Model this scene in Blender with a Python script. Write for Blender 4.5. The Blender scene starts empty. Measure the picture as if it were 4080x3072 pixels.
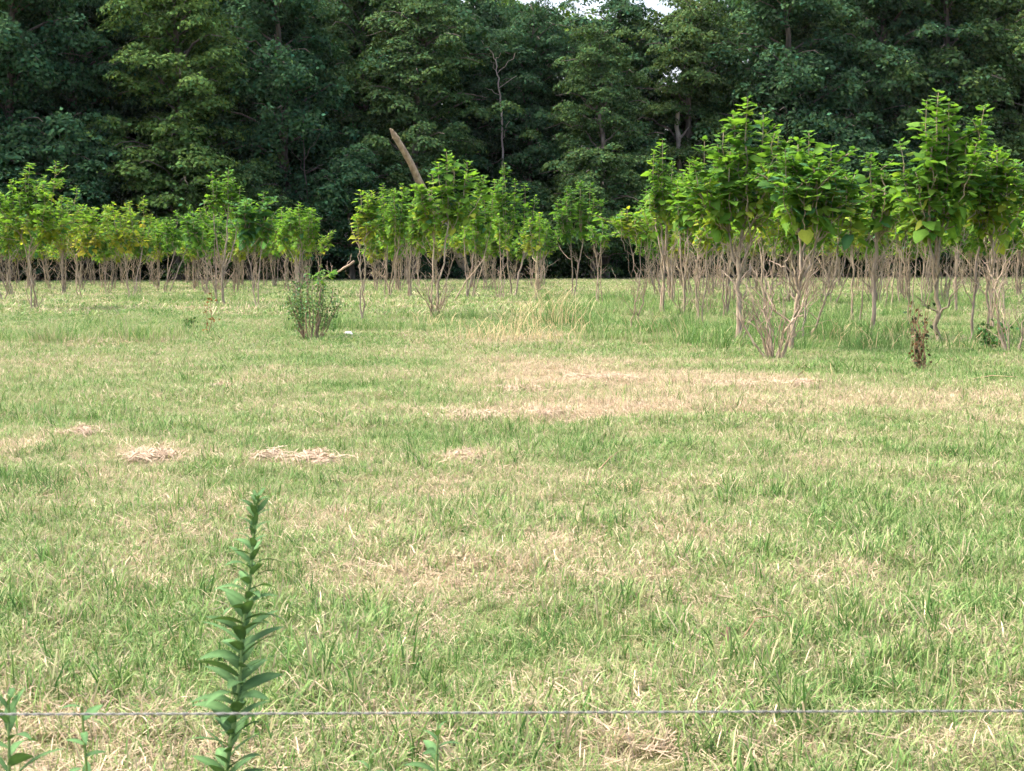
import bpy, math, random
import numpy as np
from mathutils import Matrix, Vector

# ------------------------------------------------------------------ camera, sky, sun, exposure
SC = bpy.context.scene
COL = SC.collection
F, CX, CY, HORIZON, CAMH = 5800.0, 2040.0, 1536.0, 1045.0, 1.5     # photograph pixels, metres
PITCH = math.atan((CY - HORIZON) / F)
cam_data = bpy.data.cameras.new('camera')
cam_data.sensor_width = 36.0
cam_data.lens = F / 4080.0 * 36.0
cam_data.clip_start = 0.05
cam_data.clip_end = 3000.0
cam_data.dof.use_dof = True
cam_data.dof.focus_distance = 22.0
cam_data.dof.aperture_fstop = 20.0
cam = bpy.data.objects.new('camera', cam_data)
cam.location = (0, 0, CAMH)
cam.rotation_euler = (math.pi / 2 - PITCH, 0, 0)
COL.objects.link(cam)
SC.camera = cam

SUN_EL, SUN_AZ = math.radians(60), math.radians(-74)     # azimuth from +Y towards +X
world = bpy.data.worlds.new('World')
SC.world = world
world.use_nodes = True
wn = world.node_tree
bg = wn.nodes['Background']
sky = wn.nodes.new('ShaderNodeTexSky')
sky.sky_type = 'NISHITA'
sky.sun_disc = False
sky.sun_elevation = SUN_EL
sky.sun_rotation = SUN_AZ
sky.air_density = 1.0
sky.dust_density = 8.0
sky.ozone_density = 1.0
wn.links.new(sky.outputs[0], bg.inputs[0])
bg.inputs[1].default_value = 0.15
sun_data = bpy.data.lights.new('sun', 'SUN')
sun_data.energy = 1.1
sun_data.angle = math.radians(32)
sun_data.color = (1.0, 0.95, 0.87)
sun = bpy.data.objects.new('sun', sun_data)
sd = Vector((math.cos(SUN_EL) * math.sin(SUN_AZ), math.cos(SUN_EL) * math.cos(SUN_AZ), math.sin(SUN_EL)))
sun.rotation_euler = sd.to_track_quat('Z', 'Y').to_euler()
sun.location = (0, 0, 60)
COL.objects.link(sun)
SC.view_settings.view_transform = 'Standard'
SC.view_settings.look = 'None'
SC.view_settings.gamma = 1.0
SC.view_settings.exposure = 2.0
SC.cycles.max_bounces = 4
SC.cycles.diffuse_bounces = 3
SC.cycles.use_adaptive_sampling = True
SC.cycles.adaptive_threshold = 0.03
SC.cycles.transmission_bounces = 4
SC.cycles.glossy_bounces = 2
SC.cycles.use_denoising = True
SC.cycles.denoiser = 'OPENIMAGEDENOISE'
SC.cycles.denoising_input_passes = 'RGB_ALBEDO_NORMAL'
SC.cycles.denoising_prefilter = 'ACCURATE'

# ------------------------------------------------------------------ pixel helpers
CT, ST = math.cos(PITCH), math.sin(PITCH)
def ray(xs, ys):
    u = (CY - ys) / F
    return Vector(((xs - CX) / F, CT + u * ST, -ST + u * CT))
def ground(xs, ys):
    r = ray(xs, ys); k = -CAMH / r.z
    return Vector((r.x * k, r.y * k, 0.0))
def at(xs, ys, Y):
    r = ray(xs, ys); k = Y / r.y
    return Vector((r.x * k, Y, CAMH + r.z * k))

# ------------------------------------------------------------------ mesh helpers
class MB:
    def __init__(self):
        self.v, self.c, self.loops, self.sizes, self.n = [], [], [], [], 0
    def add(self, v, f, col=(1, 1, 1)):
        v = np.asarray(v, dtype=np.float32).reshape(-1, 3)
        f = np.asarray(f, dtype=np.int64)
        c = np.asarray(col, dtype=np.float32)
        if c.ndim == 1:
            c = np.tile(c, (len(v), 1))
        self.v.append(v); self.c.append(c)
        self.loops.append((f + self.n).ravel())
        self.sizes.append(np.full(len(f), f.shape[1], dtype=np.int32))
        self.n += len(v)
    def mesh(self, name, mat, smooth=True):
        me = bpy.data.meshes.new(name)
        v = np.concatenate(self.v); lo = np.concatenate(self.loops).astype(np.int32); sz = np.concatenate(self.sizes)
        st = np.zeros(len(sz), dtype=np.int32); st[1:] = np.cumsum(sz)[:-1]
        me.vertices.add(len(v)); me.vertices.foreach_set('co', v.ravel())
        me.loops.add(len(lo)); me.loops.foreach_set('vertex_index', lo)
        me.polygons.add(len(sz)); me.polygons.foreach_set('loop_start', st)
        try:
            me.polygons.foreach_set('loop_total', sz)
        except Exception:
            pass
        me.update(calc_edges=True)
        c = np.concatenate(self.c)
        a = me.attributes.new('Col', 'FLOAT_COLOR', 'POINT')
        a.data.foreach_set('color', np.hstack([c, np.ones((len(c), 1), np.float32)]).ravel())
        if smooth:
            me.polygons.foreach_set('use_smooth', np.ones(len(sz), dtype=bool))
        me.materials.append(mat)
        return me
    def build(self, name, mat, parent=None, smooth=True):
        return link(name, self.mesh(name, mat, smooth), parent)

def link(name, me, parent=None):
    o = bpy.data.objects.new(name, me)
    COL.objects.link(o)
    if parent is not None:
        o.parent = parent
    return o
def tag(o, label=None, cat=None, group=None, kind=None):
    if label: o['label'] = label
    if cat: o['category'] = cat
    if group: o['group'] = group
    if kind: o['kind'] = kind
    return o
def empty(name, loc):
    o = bpy.data.objects.new(name, None)
    o.location = loc
    o.empty_display_size = 0.2
    COL.objects.link(o)
    return o

def tube(mb, pts, rad, n=6, col=(1, 1, 1), cap=True):
    p = np.asarray(pts, dtype=np.float64)
    m = len(p)
    r = np.asarray(rad, dtype=np.float64) * np.ones(m)
    t = np.gradient(p, axis=0)
    t /= np.linalg.norm(t, axis=1)[:, None] + 1e-9
    ref = np.array([0.0, 1.0, 0.0]) if abs(t[:, 1]).mean() < 0.8 else np.array([1.0, 0, 0])
    a = np.cross(t, ref); a /= np.linalg.norm(a, axis=1)[:, None] + 1e-9
    b = np.cross(t, a)
    th = np.arange(n) * 2 * math.pi / n
    v = p[:, None, :] + r[:, None, None] * (np.cos(th)[None, :, None] * a[:, None, :] + np.sin(th)[None, :, None] * b[:, None, :])
    v = v.reshape(-1, 3)
    i = np.arange(m - 1)[:, None] * n; j = np.arange(n)[None, :]; jn = (j + 1) % n
    f = np.stack([i + j, i + jn, i + n + jn, i + n + j], axis=-1).reshape(-1, 4)
    mb.add(v, f, col)
    if cap:
        k = (m - 1) * n
        mb.add(v[k:], np.array([list(range(n))]), col)

def bend(rng, a, b, n, wob, sag=0.0, mid=None):
    """a polyline from a to b through an optional control point, with wobble"""
    a, b = np.asarray(a, float), np.asarray(b, float)
    t = np.linspace(0, 1, n)[:, None]
    if mid is None:
        p = a * (1 - t) + b * t
    else:
        m = np.asarray(mid, float)
        p = a * (1 - t) ** 2 + 2 * m * t * (1 - t) + b * t * t
    w = rng.normal(0, wob, (n, 3)); w[0] = 0; w[-1] *= 0.5
    p = p + w
    p[:, 2] -= sag * (t[:, 0] ** 2)
    return p

def vnoise(x, y, scale, seed):
    r = np.random.RandomState(seed)
    g = r.rand(256, 256)
    u, v = np.asarray(x) / scale + 1000.3, np.asarray(y) / scale + 1000.7
    i, j = np.floor(u).astype(int), np.floor(v).astype(int)
    fu, fv = u - i, v - j
    fu = fu * fu * (3 - 2 * fu); fv = fv * fv * (3 - 2 * fv)
    q = lambda a, b: g[a % 256, b % 256]
    return (q(i, j) * (1 - fu) + q(i + 1, j) * fu) * (1 - fv) + (q(i, j + 1) * (1 - fu) + q(i + 1, j + 1) * fu) * fv

# ------------------------------------------------------------------ materials
def nt(name):
    m = bpy.data.materials.new(name)
    m.use_nodes = True
    t = m.node_tree
    for n in list(t.nodes): t.nodes.remove(n)
    out = t.nodes.new('ShaderNodeOutputMaterial')
    return m, t, out
def N(t, kind, **kw):
    n = t.nodes.new(kind)
    for k, v in kw.items():
        setattr(n, k, v)
    return n
def attr(t, name, kind='GEOMETRY'):
    return N(t, 'ShaderNodeAttribute', attribute_name=name, attribute_type=kind)
def mixrgb(t, blend, fac, a, b):
    n = N(t, 'ShaderNodeMix', data_type='RGBA', blend_type=blend)
    for s, x in ((0, fac), (6, a), (7, b)):
        if hasattr(x, 'is_output'): t.links.new(x, n.inputs[s])
        else: n.inputs[s].default_value = x if s == 0 else (*x, 1)
    return n.outputs[2]

def leaf_material(name, trans=0.3, rough=0.5, gloss=0.25, use_obj=False, vein=0.0):
    m, t, out = nt(name)
    col = attr(t, 'Col').outputs[0]
    if use_obj:
        oi = N(t, 'ShaderNodeObjectInfo')
        col = mixrgb(t, 'MULTIPLY', 1.0, col, oi.outputs['Color'])
    no = N(t, 'ShaderNodeTexNoise'); no.inputs['Scale'].default_value = 7.0
    mr = N(t, 'ShaderNodeMapRange'); mr.inputs[3].default_value = 0.78; mr.inputs[4].default_value = 1.22
    t.links.new(no.outputs[0], mr.inputs[0])
    cc = N(t, 'ShaderNodeVectorMath', operation='SCALE')
    t.links.new(col, cc.inputs[0]); t.links.new(mr.outputs[0], cc.inputs['Scale'])
    col = cc.outputs[0]
    p = N(t, 'ShaderNodeBsdfPrincipled')
    p.inputs['Roughness'].default_value = rough
    p.inputs['Specular IOR Level'].default_value = gloss
    t.links.new(col, p.inputs['Base Color'])
    tr = N(t, 'ShaderNodeBsdfTranslucent')
    tcol = mixrgb(t, 'MULTIPLY', 1.0, col, (1.25, 1.2, 0.6))
    t.links.new(tcol, tr.inputs[0])
    mx = N(t, 'ShaderNodeMixShader'); mx.inputs[0].default_value = trans
    t.links.new(p.outputs[0], mx.inputs[1]); t.links.new(tr.outputs[0], mx.inputs[2])
    t.links.new(mx.outputs[0], out.inputs[0])
    return m
def bark_material(name, c0, c1, scale=14.0, use_col=False):
    m, t, out = nt(name)
    tc = N(t, 'ShaderNodeTexCoord')
    mp = N(t, 'ShaderNodeMapping'); mp.inputs['Scale'].default_value = (1, 1, 0.25)
    t.links.new(tc.outputs['Object'], mp.inputs[0])
    no = N(t, 'ShaderNodeTexNoise'); no.inputs['Scale'].default_value = scale; no.inputs['Detail'].default_value = 6
    t.links.new(mp.outputs[0], no.inputs[0])
    r = N(t, 'ShaderNodeValToRGB')
    r.color_ramp.elements[0].position = 0.32; r.color_ramp.elements[0].color = (*c0, 1)
    r.color_ramp.elements[1].position = 0.68; r.color_ramp.elements[1].color = (*c1, 1)
    t.links.new(no.outputs[0], r.inputs[0])
    col = r.outputs[0]
    if use_col:
        col = mixrgb(t, 'MULTIPLY', 1.0, col, attr(t, 'Col').outputs[0])
    p = N(t, 'ShaderNodeBsdfPrincipled'); p.inputs['Roughness'].default_value = 0.85
    p.inputs['Specular IOR Level'].default_value = 0.2
    b = N(t, 'ShaderNodeBump'); b.inputs['Strength'].default_value = 0.5; b.inputs['Distance'].default_value = 0.02
    t.links.new(no.outputs[0], b.inputs['Height']); t.links.new(b.outputs[0], p.inputs['Normal'])
    t.links.new(col, p.inputs['Base Color']); t.links.new(p.outputs[0], out.inputs[0])
    return m

M = {}
M['catalpa_leaf'] = leaf_material('catalpa_leaf', 0.48, 0.7, 0.07)
M['wood_leaf'] = leaf_material('wood_leaf', 0.2, 0.8, 0.03, use_obj=True)
M['goldenrod_leaf'] = leaf_material('goldenrod_leaf', 0.15, 0.75, 0.05)
M['shrub_leaf'] = leaf_material('shrub_leaf', 0.25, 0.8, 0.05)
M['bark'] = bark_material('catalpa_bark', (0.21, 0.165, 0.115), (0.42, 0.35, 0.265), 16, True)
M['wood_bark'] = bark_material('woodland_bark', (0.05, 0.042, 0.035), (0.14, 0.115, 0.095), 5)
M['pale_wood'] = bark_material('weathered_wood', (0.26, 0.185, 0.125), (0.54, 0.42, 0.31), 4)
M['dead_wood'] = bark_material('grey_dead_wood', (0.20, 0.17, 0.15), (0.42, 0.36, 0.31), 4)

def grass_material():
    m, t, out = nt('grass_blades')
    c = N(t, 'ShaderNodeSeparateColor'); t.links.new(attr(t, 'Col').outputs[0], c.inputs[0])
    ti = attr(t, 'tint', 'INSTANCER')
    s = N(t, 'ShaderNodeMath', operation='ADD'); t.links.new(ti.outputs['Fac'], s.inputs[0]); t.links.new(c.outputs[0], s.inputs[1])
    s2 = N(t, 'ShaderNodeMath', operation='SUBTRACT', use_clamp=True); t.links.new(s.outputs[0], s2.inputs[0]); s2.inputs[1].default_value = 0.5
    r = N(t, 'ShaderNodeValToRGB')
    e = r.color_ramp.elements
    e[0].position = 0.0; e[0].color = (0.060, 0.150, 0.028, 1)
    e[1].position = 1.0; e[1].color = (0.50, 0.385, 0.27, 1)
    for pos, col in ((0.22, (0.130, 0.24, 0.06)), (0.45, (0.215, 0.295, 0.095)), (0.62, (0.285, 0.29, 0.14)), (0.8, (0.36, 0.305, 0.195))):
        k = e.new(pos); k.color = (*col, 1)
    t.links.new(s2.outputs[0], r.inputs[0])
    v = N(t, 'ShaderNodeMath', operation='MULTIPLY_ADD'); t.links.new(c.outputs[1], v.inputs[0]); v.inputs[1].default_value = 0.6; v.inputs[2].default_value = 0.7
    sc = N(t, 'ShaderNodeVectorMath', operation='SCALE'); t.links.new(r.outputs[0], sc.inputs[0]); t.links.new(v.outputs[0], sc.inputs['Scale'])
    d = N(t, 'ShaderNodeBsdfPrincipled'); d.inputs['Roughness'].default_value = 0.6; d.inputs['Specular IOR Level'].default_value = 0.25
    tr = N(t, 'ShaderNodeBsdfTranslucent')
    t.links.new(sc.outputs[0], d.inputs['Base Color']); t.links.new(sc.outputs[0], tr.inputs[0])
    mx = N(t, 'ShaderNodeMixShader'); mx.inputs[0].default_value = 0.3
    t.links.new(d.outputs[0], mx.inputs[1]); t.links.new(tr.outputs[0], mx.inputs[2])
    t.links.new(mx.outputs[0], out.inputs[0])
    return m
M['grass'] = grass_material()

def plain_leafy(name, rough=0.7):
    m, t, out = nt(name)
    p = N(t, 'ShaderNodeBsdfPrincipled'); p.inputs['Roughness'].default_value = rough; p.inputs['Specular IOR Level'].default_value = 0.2
    no = N(t, 'ShaderNodeTexNoise'); no.inputs['Scale'].default_value = 30.0
    mr = N(t, 'ShaderNodeMapRange'); mr.inputs[3].default_value = 0.8; mr.inputs[4].default_value = 1.2
    t.links.new(no.outputs[0], mr.inputs[0])
    cc = N(t, 'ShaderNodeVectorMath', operation='SCALE')
    t.links.new(attr(t, 'Col').outputs[0], cc.inputs[0]); t.links.new(mr.outputs[0], cc.inputs['Scale'])
    t.links.new(cc.outputs[0], p.inputs['Base Color'])
    t.links.new(p.outputs[0], out.inputs[0])
    return m
M['straw'] = plain_leafy('dry_straw')
M['litter'] = plain_leafy('pale_litter', 0.5)

def ground_material():
    m, t, out = nt('meadow_thatch')
    g = N(t, 'ShaderNodeNewGeometry')
    n1 = N(t, 'ShaderNodeTexNoise'); n1.inputs['Scale'].default_value = 0.9; n1.inputs['Detail'].default_value = 6
    n2 = N(t, 'ShaderNodeTexNoise'); n2.inputs['Scale'].default_value = 75.0; n2.inputs['Detail'].default_value = 6; n2.inputs['Distortion'].default_value = 1.5
    for n in (n1, n2): t.links.new(g.outputs['Position'], n.inputs[0])
    a = N(t, 'ShaderNodeMath', operation='MULTIPLY_ADD'); t.links.new(n1.outputs[0], a.inputs[0]); a.inputs[1].default_value = 0.45; t.links.new(n2.outputs[0], a.inputs[2])
    r = N(t, 'ShaderNodeValToRGB'); e = r.color_ramp.elements
    e[0].position = 0.5; e[0].color = (0.055, 0.05, 0.028, 1)
    e[1].position = 0.92; e[1].color = (0.36, 0.28, 0.18, 1)
    k = e.new(0.66); k.color = (0.13, 0.15, 0.055, 1)
    k = e.new(0.78); k.color = (0.22, 0.20, 0.10, 1)
    t.links.new(a.outputs[0], r.inputs[0])
    p = N(t, 'ShaderNodeBsdfPrincipled'); p.inputs['Roughness'].default_value = 0.95; p.inputs['Specular IOR Level'].default_value = 0.1
    b = N(t, 'ShaderNodeBump'); b.inputs['Strength'].default_value = 0.9; b.inputs['Distance'].default_value = 0.02
    t.links.new(n2.outputs[0], b.inputs['Height']); t.links.new(b.outputs[0], p.inputs['Normal'])
    t.links.new(r.outputs[0], p.inputs['Base Color']); t.links.new(p.outputs[0], out.inputs[0])
    return m
def floor_material():
    m, t, out = nt('leaf_litter')
    g = N(t, 'ShaderNodeNewGeometry')
    n2 = N(t, 'ShaderNodeTexNoise'); n2.inputs['Scale'].default_value = 3.0; n2.inputs['Detail'].default_value = 8
    t.links.new(g.outputs['Position'], n2.inputs[0])
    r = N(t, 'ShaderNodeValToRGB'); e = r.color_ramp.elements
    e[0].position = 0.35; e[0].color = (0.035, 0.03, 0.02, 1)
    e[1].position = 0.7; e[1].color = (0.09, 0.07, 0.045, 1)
    t.links.new(n2.outputs[0], r.inputs[0])
    p = N(t, 'ShaderNodeBsdfPrincipled'); p.inputs['Roughness'].default_value = 0.95
    t.links.new(r.outputs[0], p.inputs['Base Color']); t.links.new(p.outputs[0], out.inputs[0])
    return m
def wire_material():
    m, t, out = nt('galvanised_wire')
    no = N(t, 'ShaderNodeTexNoise'); no.inputs['Scale'].default_value = 60.0
    r = N(t, 'ShaderNodeValToRGB'); e = r.color_ramp.elements
    e[0].position = 0.35; e[0].color = (0.09, 0.092, 0.085, 1); e[1].position = 0.7; e[1].color = (0.27, 0.275, 0.26, 1)
    t.links.new(no.outputs[0], r.inputs[0])
    p = N(t, 'ShaderNodeBsdfPrincipled'); p.inputs['Metallic'].default_value = 0.0; p.inputs['Roughness'].default_value = 0.6
    t.links.new(r.outputs[0], p.inputs['Base Color']); t.links.new(p.outputs[0], out.inputs[0])
    return m

# ------------------------------------------------------------------ the ground
EDGE = lambda x: 122.0 + 0.36 * x            # the wood's edge runs away to the right
mb = MB()
mb.add([(-900, -60, 0), (900, -60, 0), (900, 1600, 0), (-900, 1600, 0)], [(0, 1, 2, 3)])
tag(mb.build('meadow_ground', ground_material(), smooth=False), 'flat mown meadow soil under the grass', 'ground', kind='structure')
mb = MB()
xs_ = np.linspace(-140, 140, 60)
rr = np.random.RandomState(3)
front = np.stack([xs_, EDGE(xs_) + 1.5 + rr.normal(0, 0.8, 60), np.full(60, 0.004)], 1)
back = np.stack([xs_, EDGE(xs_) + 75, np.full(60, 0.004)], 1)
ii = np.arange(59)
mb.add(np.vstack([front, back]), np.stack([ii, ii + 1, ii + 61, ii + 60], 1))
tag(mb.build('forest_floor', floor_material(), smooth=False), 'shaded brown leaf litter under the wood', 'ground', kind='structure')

# ------------------------------------------------------------------ the wood
LEAF_Q = np.array([(0, 0, 0), (0.42, 0.36, -0.05), (1.0, 0, -0.16), (0.42, -0.36, -0.05)], dtype=np.float64)
def scatter_leaves(mb, rng, pos, nrm, size, base, var=0.32):
    n = len(pos)
    nrm = nrm / (np.linalg.norm(nrm, axis=1)[:, None] + 1e-9)
    rnd = rng.normal(0, 1, (n, 3))
    tx = rnd - nrm * (rnd * nrm).sum(1)[:, None]
    tx[:, 2] -= 0.35
    tx /= np.linalg.norm(tx, axis=1)[:, None] + 1e-9
    ty = np.cross(nrm, tx); ty /= np.linalg.norm(ty, axis=1)[:, None] + 1e-9
    q = LEAF_Q
    v = pos[:, None, :] + size[:, None, None] * (q[None, :, 0:1] * tx[:, None, :] + q[None, :, 1:2] * ty[:, None, :] + q[None, :, 2:3] * nrm[:, None, :])
    br = np.exp(rng.normal(0, var, n))[:, None]
    hue = rng.normal(0, 0.12, n)[:, None]
    c = np.asarray(base)[None, :] * br * np.hstack([1 + hue, np.ones((n, 1)), 1 - hue])
    c = np.repeat(np.clip(c, 0, 1), 4, axis=0)
    f = np.arange(4 * n).reshape(n, 4)
    mb.add(v.reshape(-1, 3), f, c)

def wood_tree_mesh(seed, H, R, hb, style):
    """returns (trunk mesh, crown mesh): trunk with limbs, crown of leaf sprays hung on the limbs"""
    rng = np.random.RandomState(seed)
    tk = MB()
    n = 14
    top = np.array([rng.normal(0, 0.5), rng.normal(0, 0.5), H * 0.93])
    axis = bend(rng, (0, 0, -0.1), top, n, 0.10)
    rad = 0.028 * H * (1 - np.linspace(0, 1, n)) ** 0.8 * 0.62 + 0.04
    rad[0] *= 1.35
    tube(tk, axis, rad, 9)
    P, Nn, S = [], [], []
    nl = int(44 + 8 * style)
    for k in range(nl):
        t = min(0.98, max(0.0, (k + rng.normal(0.4, 2.2)) / nl))
        z0 = hb * 0.75 + (H * 0.93 - hb * 0.75) * t
        az = k * 2.39996 + rng.normal(0, 0.35)
        prof = max(0.12, (1 - t ** 2.8)) ** 0.62 * (0.66 + 0.34 * min(1, t / 0.25))
        L = R * prof * rng.uniform(0.72, 1.12)
        i = np.interp(z0, axis[:, 2], np.arange(n))
        a = np.array([np.interp(i, np.arange(n), axis[:, d]) for d in range(3)])
        d = np.array([math.cos(az), math.sin(az), 0])
        rise = L * (rng.uniform(0.15, 0.55) + 0.35 * t)
        b = a + d * L + np.array([0, 0, rise])
        mid = a + d * L * 0.5 + np.array([0, 0, rise * 0.9 + 0.1 * L])
        b[2] -= 0.18 * L
        limb = bend(rng, a, b, 7, 0.10, 0, mid)
        tube(tk, limb, np.linspace(0.035 + 0.012 * L, 0.02, 7), 5)
        npad = max(2, int(L * 1.25))
        for j in range(npad):
            s = 0.28 + 0.78 * (j + rng.rand()) / npad
            c = limb[min(6, int(s * 6))] + rng.normal(0, 1, 3) * np.array([0.22, 0.22, 0.19]) * L * (0.5 + s * 0.5)
            if s > 1: c = c + d * 0.3
            pr = rng.uniform(0.7, 1.45) * (0.8 + 0.06 * R)
            flat = 0.6 if style == 0 else 0.95
            m = int(100 * pr ** 2)
            u = rng.rand(m) ** 0.6 * pr; th = rng.rand(m) * 2 * math.pi
            od = d * 0.35
            px = np.stack([u * np.cos(th), u * np.sin(th), -flat * (u / pr) ** 2 * pr * 0.9 + rng.normal(0, 0.10 + 0.10 * style, m)], 1)
            nm = np.stack([np.cos(th) * u / pr * 0.9, np.sin(th) * u / pr * 0.9, np.full(m, 0.85)], 1) + od + rng.normal(0, 0.40, (m, 3))
            P.append(c + px); Nn.append(nm); S.append(rng.uniform(0.17, 0.37, m))
    cr = MB()
    P, Nn, S = np.concatenate(P), np.concatenate(Nn), np.concatenate(S)
    scatter_leaves(cr, rng, P, Nn, S, (0.038, 0.078, 0.034))
    return tk.mesh('trunk', M['wood_bark']), cr.mesh('crown', M['wood_leaf'], smooth=False)

WV = [wood_tree_mesh(100 + i, H, R, hb, st) for i, (H, R, hb, st) in enumerate(
    ((26, 6.2, 4.5, 0), (24, 5.4, 3.5, 1), (27, 7.0, 6.0, 0), (22, 4.8, 3.0, 1), (25, 5.8, 9.0, 0), (13, 4.6, 1.6, 0), (28, 6.5, 11.0, 1)))]
WH = [26, 24, 27, 22, 25, 13, 28]

def wood_tree(xs, off, top_y, tint, var, label, rot, wid=1.0, group=None, name='forest_tree'):
    """xs: photograph column of the trunk, off: metres behind the wood's edge, top_y: photograph row of the tip"""
    kx = (xs - CX) / F
    Y = (122.0 + off) / (1 - 0.36 * kx)
    p = at(xs, HORIZON, Y)
    h = at(xs, top_y, Y).z
    s = h / WH[var]
    root = empty(name, (p.x, Y, 0))
    root.rotation_euler = (0, 0, rot)
    root.scale = (s * wid, s * wid, s)
    link('trunk', WV[var][0], root)
    c = link('crown', WV[var][1], root)
    c.color = (*tint, 1)
    tag(root, label, 'tree', group)
    return root

BLUE, MID, LITE, YEL, DARK, OLV = (0.88, 1.0, 1.0), (1.25, 1.15, 0.92), (1.75, 1.55, 0.95), (2.3, 2.0, 0.9), (0.85, 0.92, 0.92), (1.35, 1.15, 0.85)
FRONT = [
    (-420, 6, -260, DARK, 2, 0.4, 1.0, 'dark woodland tree at the far left end of the wood'),
    (30, 3, -330, BLUE, 1, 1.0, 1.05, 'dark bluish woodland tree behind the wide yellow-green catalpa at the left edge'),
    (330, 7, -300, BLUE, 2, 2.2, 1.0, 'tall dark tree between the left edge tree and the pale green one'),
    (760, 2, -260, LITE, 0, 0.7, 1.05, 'tall paler green woodland tree left of centre with loose open sprays'),
    (1180, 5, -280, BLUE, 1, 3.0, 1.0, 'dense blue-green tree right of the pale green one'),
    (1640, 4, -110, MID, 0, 4.1, 1.05, 'broad dark maple above the leaning broken trunk'),
    (2400, 4, 55, MID, 0, 5.2, 1.0, 'broad layered maple with pointed top right of the photo centre'),
    (2730, 9, -60, OLV, 4, 1.3, 1.0, 'tall tree with high crown beside the bright gaps of sky'),
    (3190, 5, -260, DARK, 1, 2.6, 1.1, 'very dark dense tree behind the largest catalpa cluster'),
    (3480, 8, -330, DARK, 2, 0.2, 1.0, 'dark tall tree left of the tallest right-hand catalpa'),
    (3800, 4, -300, MID, 1, 1.9, 1.1, 'mid-green woodland tree behind the tallest right-hand catalpa'),
    (4180, 5, -320, OLV, 0, 3.6, 1.0, 'brownish green woodland tree at the right edge'),
    (4700, 6, -300, DARK, 2, 5.0, 1.0, 'dark woodland tree at the far right end of the wood'),
]
for xs, off, ty, tint, var, rot, wid, lab in FRONT:
    wood_tree(xs, off, ty, tint, var, lab, rot, wid)
LOW = [
    (-60, 0, 480, BLUE, 'low dark understorey tree at the left edge of the wood'),
    (230, 0, 420, BLUE, 'low dark understorey tree below the tall dark left tree'),
    (700, -1, 430, LITE, 'low pale green understorey tree at the foot of the pale tall tree'),
    (1000, 0, 620, MID, 'low understorey tree behind the slender tall left catalpa'),
    (1400, 0, 560, BLUE, 'low blue-green understorey tree left of the leaning broken trunk'),
    (2060, 2, 700, DARK, 'low dark understorey tree behind the middle catalpas'),
    (2370, -1, 555, MID, 'rounded low maple below the broad layered maple'),
    (2900, 3, 640, DARK, 'low dark understorey tree behind the largest catalpa cluster'),
    (3300, 1, 430, DARK, 'low dark understorey tree with drooping sprays right of the largest catalpa cluster'),
    (3560, 0, 560, DARK, 'low dark understorey tree between the two right catalpa groups'),
    (3950, 0, 520, OLV, 'low olive understorey tree at the right edge'),
    (4300, 0, 500, DARK, 'low dark understorey tree past the right edge'),
]
for k, (xs, off, ty, tint, lab) in enumerate(LOW):
    wood_tree(xs, off, ty, tint, 5, lab, k * 1.7, 1.15, name='understorey_tree')
rng = np.random.RandomState(11)
deep = lambda x: min(((30, 'dark bluish left edge tree'), (330, 'tall dark left tree'), (760, 'tall paler green tree'), (1180, 'dense blue-green tree'), (1640, 'broad dark maple'), (2020, 'pale dead tree'), (2400, 'broad layered maple'), (2780, 'high-crowned tree by the sky gaps'), (3130, 'very dark dense tree'), (3480, 'dark tall right tree'), (3800, 'mid-green right tree'), (4180, 'brownish green right edge tree')), key=lambda n: abs(n[0] - x))[1]
BACKTOP = lambda x: np.interp(x, [0, 1500, 1900, 2250, 2650, 3000, 3300, 4080], [-350, -260, -120, -70, -70, -170, -300, -350])
for row, off in enumerate((14, 22, 31)):
    xs = -900 + row * 120
    while xs < 5100:
        x = xs + rng.uniform(-70, 70)
        if (row >= 1 and 2560 < x < 2760) or 2760 <= x < 2960:
            xs += 330
            continue
        ty = float(BACKTOP(x)) + rng.uniform(-60, 60) + (0 if row < 2 else 40)
        tint = [DARK, BLUE, MID, DARK][rng.randint(4)]
        if row == 2 and 1900 < x < 2800: tint = YEL
        wood_tree(x, off, ty, tint, [0, 1, 4, 6, 2][rng.randint(5)], 'woodland tree deep in the wood behind the ' + deep(x),
                  rng.uniform(0, 6.28), rng.uniform(0.95, 1.15), group='trees deep in the wood')
        xs += 330 if not (2450 < xs < 3000) else 420

for k in range(40):
    x = -900 + k * 155 + rng.uniform(-50, 50)
    wood_tree(x, rng.uniform(30, 44), rng.uniform(560, 700), DARK, 5, 'low understorey tree deep in the wood behind the ' + deep(x), rng.uniform(0, 6.28), 1.3,
              group='understorey trees deep in the wood', name='understorey_tree')

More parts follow.
